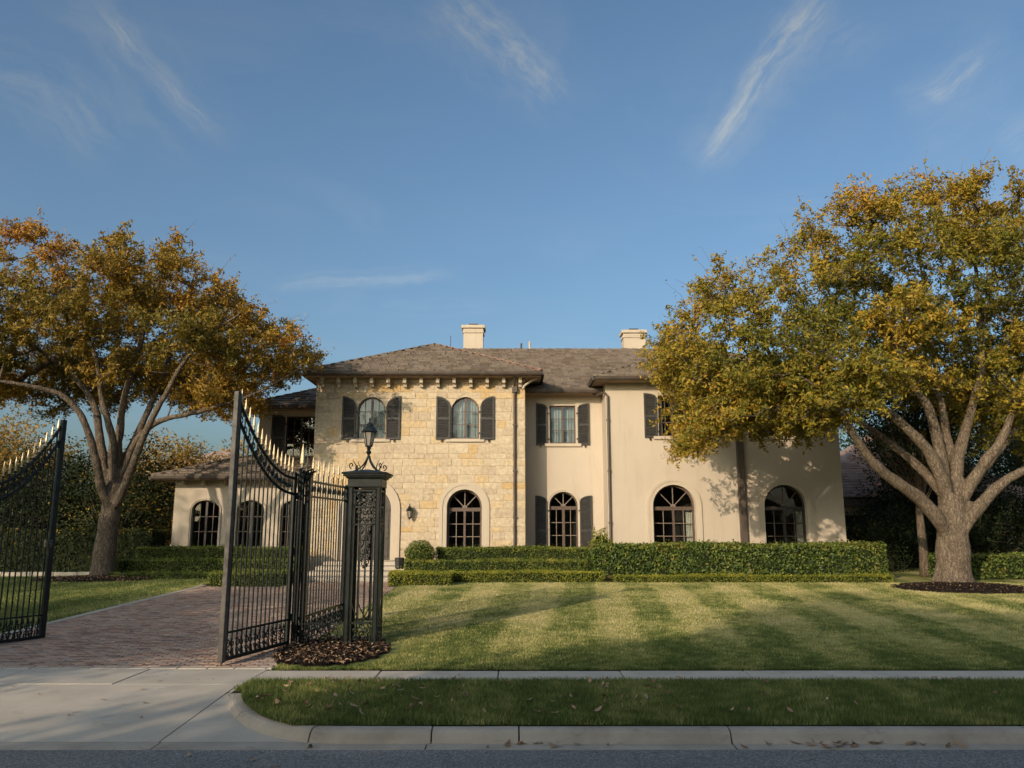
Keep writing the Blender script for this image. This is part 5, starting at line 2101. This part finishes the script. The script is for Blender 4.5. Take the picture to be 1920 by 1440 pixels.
out_r = px_outline([(1232, 655), (1245, 605), (1290, 565), (1325, 500), (1385, 470), (1440, 470), (1490, 425), (1525, 385), (1600, 360), (1690, 348), (1765, 355), (1795, 315), (1815, 262), (1842, 238),
                    (1872, 305), (1920, 335), (2030, 360), (2140, 440), (2230, 580), (2200, 760), (2080, 850), (1990, 850), (1920, 825), (1850, 790), (1790, 745), (1690, 735), (1620, 775), (1550, 820), (1480, 830),
                    (1420, 800), (1350, 835), (1300, 862), (1262, 858), (1262, 815), (1285, 790), (1262, 745), (1228, 700)], YR)
big_tree('autumn_tree', 'great spreading tree with pale trunk and olive gold foliage in front of the right wing', 'tree', limbs_r, out_r, YR, 4.6, 1250, 92, 'leaf_autumn', 'bark',
         leaf=0.140, twigs=7, per=24, seed=5, clump_r=0.62, extra=[(P(u, v, y)[0], y, P(u, v, y)[1]) for u, v, y in ((1292, 800, 24), (1335, 765, 23.6), (1275, 700, 24.5), (1400, 775, 23.4), (1450, 735, 23), (1310, 838, 24.2), (1255, 645, 25), (1380, 715, 24), (1500, 775, 23.2), (1560, 735, 22.8), (1480, 690, 23), (1620, 690, 22.6), (1360, 820, 24.4), (1440, 800, 24.4), (1265, 770, 24.6), (1285, 845, 24.6), (1590, 785, 27), (1640, 765, 27.5), (1720, 740, 28.5), (1800, 735, 28.5), (1880, 800, 28), (1910, 760, 27), (1545, 800, 25.5))], tone=(0.20, 0.50), edge_bare=.35)

YL = 27.8
limbs_l = [
    px_limb([(190, 1092), (194, 1050), (200, 1010), (206, 965), (214, 925), (218, 905)], YL, 0.0, 0.41, 0.30),
    px_limb([(208, 960), (197, 935), (187, 894), (176, 832), (157, 778), (117, 735), (60, 722), (-10, 715), (-90, 700)], YL - .1, -2.4, 0.20, 0.05),
    px_limb([(205, 950), (194, 880), (187, 801), (179, 758), (155, 723), (128, 695), (75, 655), (10, 620), (-60, 580)], YL, 1.4, 0.19, 0.05),
    px_limb([(214, 930), (212, 871), (212, 828), (196, 782), (184, 731), (182, 680), (150, 600), (110, 510), (80, 440)], YL + .1, -1.0, 0.19, 0.04),
    px_limb([(218, 920), (222, 848), (229, 778), (240, 720), (262, 650), (282, 590), (300, 520), (330, 460)], YL + .2, 1.0, 0.19, 0.04),
    px_limb([(218, 950), (232, 915), (249, 872), (272, 817), (303, 758), (338, 690), (390, 630), (450, 590)], YL - .2, -1.8, 0.19, 0.05),
    px_limb([(222, 900), (241, 848), (272, 782), (295, 723), (312, 670), (360, 600), (400, 550)], YL + .3, 2.2, 0.18, 0.04),
    px_limb([(225, 900), (253, 826), (295, 788), (335, 778), (389, 766), (440, 750), (500, 725), (560, 690)], YL + .2, -0.6, 0.15, 0.04),
]
out_l = px_outline([(-230, 640), (-170, 590), (-90, 545), (-20, 520), (22, 440), (75, 418), (130, 414), (175, 440), (238, 468), (262, 440), (310, 450), (365, 445), (395, 500), (440, 520), (500, 548),
                    (560, 595), (580, 640), (600, 672), (570, 700), (520, 705), (480, 760), (445, 790), (400, 790), (330, 770), (280, 745), (200, 725), (120, 750), (40, 765), (-80, 760), (-200, 700)], YL)
big_tree('autumn_tree', 'leaning tree with bronze gold crown on the shaded side lawn behind the open gate', 'tree', limbs_l, out_l, YL, 4.4, 900, 72, 'leaf_autumn_brown', 'bark_grey',
         leaf=0.140, twigs=7, per=24, seed=9, clump_r=0.62, extra=[(P(u, v, y)[0], y, P(u, v, y)[1]) for u, v, y in ((55, 715, 29.5), (140, 700, 30), (225, 695, 30.5), (300, 720, 30), (375, 745, 29.5), (450, 765, 28.5), (520, 720, 28), (20, 735, 28.5), (420, 720, 30), (565, 685, 28))], tone=(0.24, 0.54), edge_bare=.3)


# ---------------------------------------------------------------- plainer trees of the background and across the street
def tree(name, label, c, trunk_h, crown, leafmat, n_cl=160, per=70, leaf=0.16, group=None, barkmat='twig', seed=1, clump=0.75, tone=(0.3, 0.4), r0=0.18, shell=0.45, dens_low=False):
    """c: base; crown: (half x, half y, half z) ellipsoid sitting on trunk_h."""
    rng = np.random.default_rng(seed)
    T = root(name, c, label, 'tree', group)
    cc = np.array([c[0], c[1], c[2] + trunk_h + crown[2] * .9])
    d = rng.normal(0, 1, (n_cl, 3))
    d /= np.linalg.norm(d, axis=1)[:, None]
    r = rng.random(n_cl) ** shell
    lump = 1 + .18 * np.sin(d[:, 0] * 4 + seed) * np.sin(d[:, 2] * 5 + seed * 2) + .12 * np.sin(d[:, 1] * 6 + d[:, 0] * 3)
    cl = cc + d * (r * lump)[:, None] * np.array(crown)
    segs = []
    top = cc + np.array([0, 0, crown[2] * .3])
    b = np.array(c, float)
    tr = MB()
    pts = [b + (top - b) * q + np.array([.12 * math.sin(q * 5 + seed), .1 * math.cos(q * 4), 0]) * q for q in np.linspace(0, 1, 9)]
    tr.tube([tuple(p) for p in pts], [r0 * (1.35 - .3 * min(1, q * 8)) * (1 - .8 * q) for q in np.linspace(0, 1, 9)], 9)
    tr.build('trunk', M[barkmat], T, smooth=True)
    for k in range(n_cl):
        q = rng.uniform(.35, .95)
        a = b + (top - b) * q
        m = (a + cl[k]) / 2 + np.array([0, 0, -.25])
        segs.append((np.array([a, m, cl[k]]), [r0 * .22 * (1.1 - q), r0 * .15 * (1.1 - q) + .006, .006]))
    v, f = np_tubes(segs, 4)
    np_mesh('branches', v, f, M['twig'], None, T)
    n = n_cl * per
    idx = np.repeat(np.arange(n_cl), per)
    off = rng.normal(0, 1, (n, 3))
    off /= np.linalg.norm(off, axis=1)[:, None] + 1e-9
    off *= (rng.random(n) ** .5 * clump)[:, None] * np.array([1.15, 1.15, .75])
    pos = cl[idx] + off
    nv = d[idx] * .5 + off * .5 + np.array([0, 0, .35])
    hgt = (pos[:, 2] - cc[2]) / crown[2]
    t = np.clip(tone[0] + tone[1] * (hgt * .4 + .4) + rng.normal(0, .12, n_cl)[idx] + rng.normal(0, .13, n), 0, 1)
    v, f, tt = leaf_cloud(pos, nv, leaf, t, 0.5, 0.8, .12, rng)
    np_mesh('crown', v, f, M[leafmat], tt, T)
    return T


GB = 'trees behind the garden'
def bg(u, v_top, y, hx, label, mat, seed, low=0.6, n_cl=150, **kw):
    x, zt = P(u, v_top, y)
    hz = (zt - 0.2 - low) / 2 / 1.05
    tree(kw.pop('name', 'background_tree'), label, (x, y, 0.2), low, (hx, hx * .8, hz), mat, n_cl=n_cl, seed=seed, group=GB, **kw)


bg(35, 745, 41, 3.6, 'golden brown tree at the far edge of the picture behind the first gate leaf', 'leaf_gold', 21, leaf=.2, per=90, clump=1.0)
bg(-60, 790, 38, 3.4, 'rust gold tree half cut off by the edge behind the boundary hedge', 'leaf_gold', 22, leaf=.2, per=90, clump=1.0)
bg(118, 800, 36, 2.6, 'dark evergreen directly behind the leaning trunk, left of it', 'leaf_dark', 23, leaf=.15, clump=.9)
bg(268, 800, 36.5, 2.6, 'dark evergreen between the leaning trunk and the low wing', 'leaf_dark', 24, leaf=.15, clump=.9)
bg(330, 795, 45, 2.6, 'wispy golden tree above the roof of the low wing', 'leaf_gold', 25, leaf=.2, per=90, clump=1.0)
bg(425, 815, 47, 3.0, 'low golden tree behind the low wing, against the far rooftop', 'leaf_gold', 26, leaf=.2, per=90, clump=1.0)
bg(225, 858, 33.8, 2.2, 'dark bush with yellow specks rising behind the boundary hedge beside the low wing', 'leaf_dark', 27, low=.1, leaf=.13, clump=.8, tone=(.45, .5))
bg(60, 880, 34.5, 2.6, 'dark rounded evergreen behind the boundary hedge at the gate', 'leaf_dark', 28, low=.1, leaf=.14, clump=.8)
bg(-100, 860, 35, 3.2, 'dark evergreen mass beyond the edge of the side lawn', 'leaf_dark', 29, low=.1, leaf=.15, clump=.9)
bg(1740, 700, 38, 3.4, 'tall dark evergreen behind the great tree, next to the neighbour roof', 'leaf_dark', 31, leaf=.16, clump=1.0, n_cl=190)
bg(1880, 600, 40, 4.2, 'tallest dark evergreen behind the limbs of the great tree', 'leaf_dark', 32, leaf=.17, clump=1.1, n_cl=220)
bg(2060, 640, 38, 4.2, 'dark evergreen beyond the edge behind the great tree', 'leaf_dark', 33, leaf=.17, clump=1.1, n_cl=180)
bg(1665, 690, 47, 3.6, 'dark evergreen rising behind the neighbour roof', 'leaf_dark', 37, leaf=.18, clump=1.1, n_cl=200)
bg(1700, 780, 36.2, 1.9, 'dark evergreen in front of the neighbour roof beside the slim trunk', 'leaf_dark', 38, low=.3, leaf=.15, clump=.9, n_cl=150)
bg(1655, 930, 33.5, 1.7, 'dark bush beside the corner of the right wing under the neighbour roof', 'leaf_dark', 34, low=.1, leaf=.13, clump=.7, n_cl=90)
bg(1820, 900, 34.5, 2.6, 'dark bush in deep shade behind the great trunk', 'leaf_dark', 35, low=.1, leaf=.14, clump=.8, n_cl=120)
bg(1960, 880, 33, 3.0, 'dark bush behind the shaded hedge at the edge', 'leaf_dark', 36, low=.1, leaf=.14, clump=.8, n_cl=120)
# slim tree whose trunk shows beside the great one
xx, zz = P(1737, 1080, 29.5)
tree('slim_tree', 'slim tree trunk standing in shade between the laurel hedge and the great trunk', (xx, 29.5, 0.27), 4.0, (2.2, 1.8, 1.9), 'leaf_dark', n_cl=110, leaf=.14, barkmat='bark', seed=41, r0=0.17)

# trees on the near side of the street and across it, whose shade lies over lawn, verge and road
GS = 'street trees across the road'
for k, (x, y, th, cr, nn) in enumerate(((-15.4, -12.5, 2.2, (2.6, 3.0, 3.5), 170), (-10.6, -12.0, 2.6, (4.0, 4.0, 5.1), 300), (-3.2, -12.3, 2.6, (5.0, 4.4, 5.0), 320), (5.5, -12.5, 2.6, (5.4, 4.4, 4.8), 320), (14.5, -12.0, 2.4, (5.4, 4.4, 4.4), 260))):
    tree('street_tree', ['leafy street tree across the road at the end of the row', 'tall narrow leafy street tree across the road, second in the row', 'leafy street tree across the road facing the gate', 'leafy street tree across the road opposite the lawn', 'leafy street tree across the road opposite the great tree'][k],
         (x, y, 0.0), th, cr, 'leaf_autumn', n_cl=nn, per=75, leaf=.36, group=GS, barkmat='bark_grey', seed=60 + k, clump=1.0, r0=.3)
for k, (x, y, th, cr, nn) in enumerate(((-18.2, 5.0, 2.6, (3.2, 3.0, 2.5), 200), (-15.6, 1.2, 2.6, (2.4, 2.2, 2.0), 120), (-27.0, 8.5, 2.4, (4.8, 4.5, 5.0), 260))):
    tree('verge_tree', ['leafy tree on the verge beside the driveway', 'smallest leafy tree by the road beside the driveway', 'leafy tree farthest along the verge'][k], (x, y, 0.0), th, cr, 'leaf_autumn', n_cl=nn, per=60, leaf=.22,
         group='trees on the near verge', barkmat='bark_grey', seed=70 + k, clump=1.0, r0=.28)

# house across the street
def simple_house(name, label, x0, x1, y0, y1, zw, zr, wmat, rmat, nwin, face):
    h = root(name, ((x0 + x1) / 2, (y0 + y1) / 2, 0), label, 'house')
    wl_ = MB()
    wl_.add([(x0, y0, -.1), (x1, y0, -.1), (x1, y1, -.1), (x0, y1, -.1), (x0, y0, zw), (x1, y0, zw), (x1, y1, zw), (x0, y1, zw)],
            [(0, 1, 5, 4), (1, 2, 6, 5), (2, 3, 7, 6), (3, 0, 4, 7)])
    wl_.build('wall', M[wmat], h)
    o = .6
    d = (y1 - y0) / 2 + o
    rf = MB()
    rf.add([(x0 - o, y0 - o, zw), (x1 + o, y0 - o, zw), (x1 + o, y1 + o, zw), (x0 - o, y1 + o, zw), (x0 - o + d, (y0 + y1) / 2, zr), (x1 + o - d, (y0 + y1) / 2, zr)],
           [(0, 1, 5, 4), (2, 3, 4, 5), (1, 2, 5), (3, 0, 4), (3, 2, 1, 0)])
    rf.build('roof', M[rmat], h)
    yy = y1 if face > 0 else y0
    for k in range(nwin):
        x = x0 + (x1 - x0) * (k + .5) / nwin
        for z in (1.0, 4.2) if zw > 5 else (1.0,):
            w = MB().box(x - .6, x + .6, yy - .04, yy + .06, z, z + 1.6).build('window', M['frame_dark'], h)
            for sx in (-1, 1):
                MB().box(x + min(sx * .04, sx * .54), x + max(sx * .04, sx * .54), yy + (.062 if face > 0 else -.045), yy + (.066 if face > 0 else -.041), z + .06, z + 1.54).build('pane', M['glass'], w)
    return h


simple_house('opposite_house', 'long pale house across the street behind the street trees', -27, 14, -30, -19, 5.6, 9.2, 'stucco', 'shingle', 8, 1)
nh = simple_house('neighbour_house', 'neighbour house with worn reddish tile roof beside the right wing', 14.6, 24, 37.5, 46, 3.4, 6.8, 'stone', 'redbrick', 3, -1)
# rows of tiles on its front slope
tm_ = MB()
e = 0
for r in range(24):
    q0, q1 = r / 24, (r + 1.25) / 24
    y0_, y1_ = 36.9 + 4.85 * q0, 36.9 + 4.85 * q1
    z0_, z1_ = 3.4 + 3.4 * q0, 3.4 + 3.4 * q1
    x = 14.0 + 4.85 * q0
    while x < 24.6 - 4.85 * q0:
        w_ = random.uniform(.18, .34)
        tm_.tint = random.random()
        dz = random.uniform(-.02, .03)
        tm_.add([(x, y0_, z0_ + .02), (x + w_ - .02, y0_, z0_ + .02), (x + w_ - .02, y0_, z0_ + .08 + dz), (x, y0_, z0_ + .08 + dz), (x + w_ - .02, y1_, z1_ + .02), (x, y1_, z1_ + .02)], [(0, 1, 2, 3), (3, 2, 4, 5)])
        x += w_
tag(tm_.build('roof_tiles', M['redbrick'], nh), kind='stuff')
pm = MB()
for x in (15.2, 17.0, 19.2):
    pm.box(x - .12, x + .12, 36.95, 37.2, 0.1, 3.3)
pm.box(14.7, 23, 36.9, 37.2, 3.02, 3.32)
pm.build('porch_frame', M['frame'], nh)
simple_house('far_house', 'distant house of which only a flat pale rooftop shows above the golden trees', -29, -19.5, 62, 72, 6.6, 8.6, 'stucco', 'redbrick', 3, -1)

# ---------------------------------------------------------------- mulch beds, leaf litter, fallen leaves
def mulch(name, label, cx, cy, rx, ry, h, n, dry=0.25, zf=None):
    zf = zf or gz
    segs = 40
    vs, fs = [], []
    rings = [0, .35, .65, .85, 1.0]
    edge = [1 + .05 * math.sin(k * 3.1) + .04 * math.sin(k * 1.7 + 2) for k in range(segs)]
    for r in rings:
        for k in range(segs):
            a = 2 * math.pi * k / segs
            x, y = cx + rx * r * edge[k] * math.cos(a), cy + ry * r * edge[k] * math.sin(a)
            vs.append((x, y, zf(y) + (.020 if r == 1 else .025) + h * (1 - r * r)))
    for i in range(len(rings) - 1):
        for k in range(segs):
            a, b = i * segs + k, i * segs + (k + 1) % segs
            fs.append((a, a + segs, b + segs, b))
    me = bpy.data.meshes.new(name)
    me.from_pydata(vs, [], fs)
    me.materials.append(M['soil'])
    me.shade_smooth()
    o = tag(link(name, me), label, 'mulch bed', None, 'structure')
    a = RNG.random(n) * 2 * np.pi
    r = np.sqrt(RNG.random(n)) * 1.0
    ek = 1 + .05 * np.sin(a / (2 * np.pi) * segs * 3.1)
    x, y = cx + rx * r * np.cos(a) * ek, cy + ry * r * np.sin(a) * ek
    z = np.array([zf(q) for q in y]) + .03 + h * np.clip(1 - r * r, 0, 1) + RNG.random(n) * .025
    c = np.stack([x, y, z], 1)
    isd = RNG.random(n) < dry
    up = np.tile([0., 0., 1.], (n, 1))
    v, f, t = leaf_cloud(c[~isd], up[~isd], .06, RNG.random((~isd).sum()) ** 1.5, .4, .5)
    tag(np_mesh('mulch_chips', v, f, M['chip'], t, o), kind='stuff')
    v, f, t = leaf_cloud(c[isd] + np.array([0, 0, .012]), up[isd], .065, RNG.random(isd.sum()) ** 1.3, .5, .45)
    tag(np_mesh('leaf_litter', v, f, M['leaf_dry'], t, o), kind='stuff')
    return o


mulch('mulch_bed', 'round mound of dark mulch under the great tree', 13.15, 23.6, 1.95, 1.55, 0.10, 4200, .06)
mulch('mulch_bed', 'mulch and fallen leaves round the leaning tree', -14.0, 27.2, 1.9, 1.4, 0.08, 3000, .35)
mulch('mulch_bed', 'dark bed scattered with dry leaves under the gate pillar and fence', -2.88, 13.28, 0.88, 1.26, 0.015, 5200, .14)

# single dry leaves lying about
LV = []
for k in range(10):
    m_ = MB()
    m_.tint = random.random()
    w_, l_ = random.uniform(.022, .034), random.uniform(.055, .085)
    c1, c2 = random.uniform(.0, .025), random.uniform(-.01, .02)
    m_.add([(-l_, 0, c1), (-l_ * .4, w_ * .8, c2), (l_ * .35, w_, c2 * .6), (l_, 0, c1 * 1.1), (l_ * .35, -w_, c2), (-l_ * .4, -w_ * .8, c2 * .5), (0, 0, .0), (-l_ * 1.3, .006, c1 + .004), (-l_ * 1.3, -.006, c1 + .004)],
           [(0, 6, 1), (1, 6, 2), (2, 6, 3), (3, 6, 4), (4, 6, 5), (5, 6, 0), (7, 8, 0)])
    me = m_.mesh('fallen_leaf')
    me.materials.append(M['leaf_dry'])
    LV.append(me)


def drop(x, y, z, label, group, s=1.0, flat=.5):
    o = bpy.data.objects.new('fallen_leaf', random.choice(LV))
    COL.objects.link(o)
    o.location = (x, y, z)
    o.scale = (s, s, s)
    o.rotation_euler = (random.uniform(-flat, flat), random.uniform(-flat, flat), random.uniform(0, 6.28))
    tag(o, label, 'leaf', group)


for k in range(150):
    x = -2.9 + 5.2 * random.random() ** 1.35 if k < 125 else random.uniform(1, 7)
    y = random.uniform(8.75, 10.8)
    if x < kerb_x(y) + .08:
        continue
    drop(x, y, 0.098, 'dry brown leaf lying on the shaded grass verge', 'fallen leaves on the verge', random.uniform(.5, .88), .6)
for k in range(34):
    x = random.choice([random.uniform(-2, 6.5), random.gauss(.1, .35), random.gauss(3.3, .5)])
    drop(x, random.uniform(8.26, 8.42), -0.108, 'dry leaf caught in the gutter below the kerb', 'fallen leaves in the gutter', random.uniform(.6, 1.1), .4)
for k in range(22):
    x, y = random.uniform(-7, -3.2), random.uniform(9.0, 11.7)
    drop(x, y, (apz(y) if y < 10.8 else .006) + .012, 'small dark leaf lying on the concrete apron', 'fallen leaves on the apron', random.uniform(.35, .6), .2)
for k in range(12):
    x, y = random.uniform(-1, 7), random.uniform(11.0, 11.7)
    drop(x, y, .016, 'small leaf lying on the pavement slabs', 'fallen leaves on the pavement', random.uniform(.35, .6), .2)
for k in range(16):
    drop(random.uniform(-4, 3), random.uniform(6.6, 8.1), -.118, 'leaf scrap lying on the asphalt road', 'leaf scraps on the road', random.uniform(.4, .7), .15)
for k in range(14):
    x, y = random.uniform(-8.5, -4), random.uniform(12.3, 20)
    drop(x, y, gz(y) + .026, 'dry leaf lying on the brick drive', 'fallen leaves on the drive', random.uniform(.6, .9), .2)

# ---------------------------------------------------------------- grass
def blades(name, pts, h, w, parent=None, lean=.5):
    """One triangle per blade."""
    n = len(pts)
    a = RNG.random(n) * 2 * np.pi
    hh = h * RNG.uniform(.55, 1.3, n)
    dx, dy = np.cos(a) * w * .5, np.sin(a) * w * .5
    la = RNG.random(n) * 2 * np.pi
    le = hh * lean * RNG.random(n)
    p0 = pts + np.stack([dx, dy, np.zeros(n)], 1)
    p1 = pts - np.stack([dx, dy, np.zeros(n)], 1)
    p2 = pts + np.stack([np.cos(la) * le, np.sin(la) * le, hh], 1)
    v = np.stack([p0, p1, p2], 1).reshape(-1, 3)
    f = np.arange(n * 3, dtype=np.int32).reshape(n, 3)
    clump = .5 + .22 * np.sin(pts[:, 0] * 9.1 + 3 * np.sin(pts[:, 1] * 4.3)) * np.sin(pts[:, 1] * 7.7 + 2 * np.sin(pts[:, 0] * 3.1))
    t = np.clip(clump + RNG.normal(0, .22, n), 0, 1)
    return tag(np_mesh(name, v, f, M['blade'], np.repeat(t, 3), parent), kind='stuff')


def gzv(y):
    return np.where(y < 11.8, 0.0, np.minimum(.29, (y - 11.8) * .022))


n = 150000
y = RNG.uniform(8.60, 10.945, n)
kx = np.array([kerb_x(q) for q in np.linspace(8.5, 11, 200)])
x0 = np.interp(y, np.linspace(8.5, 11, 200), kx)
x = x0 - .02 + (7.6 - x0) * RNG.random(n)
z = .012 + .02 * np.sin((y - 8.6) / 2.34 * np.pi)
blades('verge_grass', np.stack([x, y, z], 1), .062, .009, lean=.9)
# main lawn, denser towards the street
n = 230000
q = RNG.random(n)
y = 11.80 + 13.9 * q ** 1.7
x = RNG.uniform(-3.42, 1, n)
x = -3.42 + (3.42 + .66 * (y + 1)) * RNG.random(n)
bed = ((x + 2.80) / 1.0) ** 2 + ((y - 13.35) / 1.45) ** 2 < 1
bed |= ((x - 13.15) / 1.9) ** 2 + ((y - 23.6) / 1.5) ** 2 < 1
ok = ~bed & (x < 18)
x, y = x[ok], y[ok]
blades('lawn_grass', np.stack([x, y, gzv(y) + .01], 1), .034, .013, lean=1.2)
n = 60000
y = RNG.uniform(12.2, 28.5, n)
x = -9.42 - (.68 * y - 9.0) * RNG.random(n)
bed = ((x + 14.0) / 1.85) ** 2 + ((y - 27.2) / 1.35) ** 2 < 1
ok = (x > -21) & ~bed & (x < -9.42)
x, y = x[ok], y[ok]
blades('side_lawn_grass', np.stack([x, y, gzv(y) + .01], 1), .045, .014, lean=1.0)
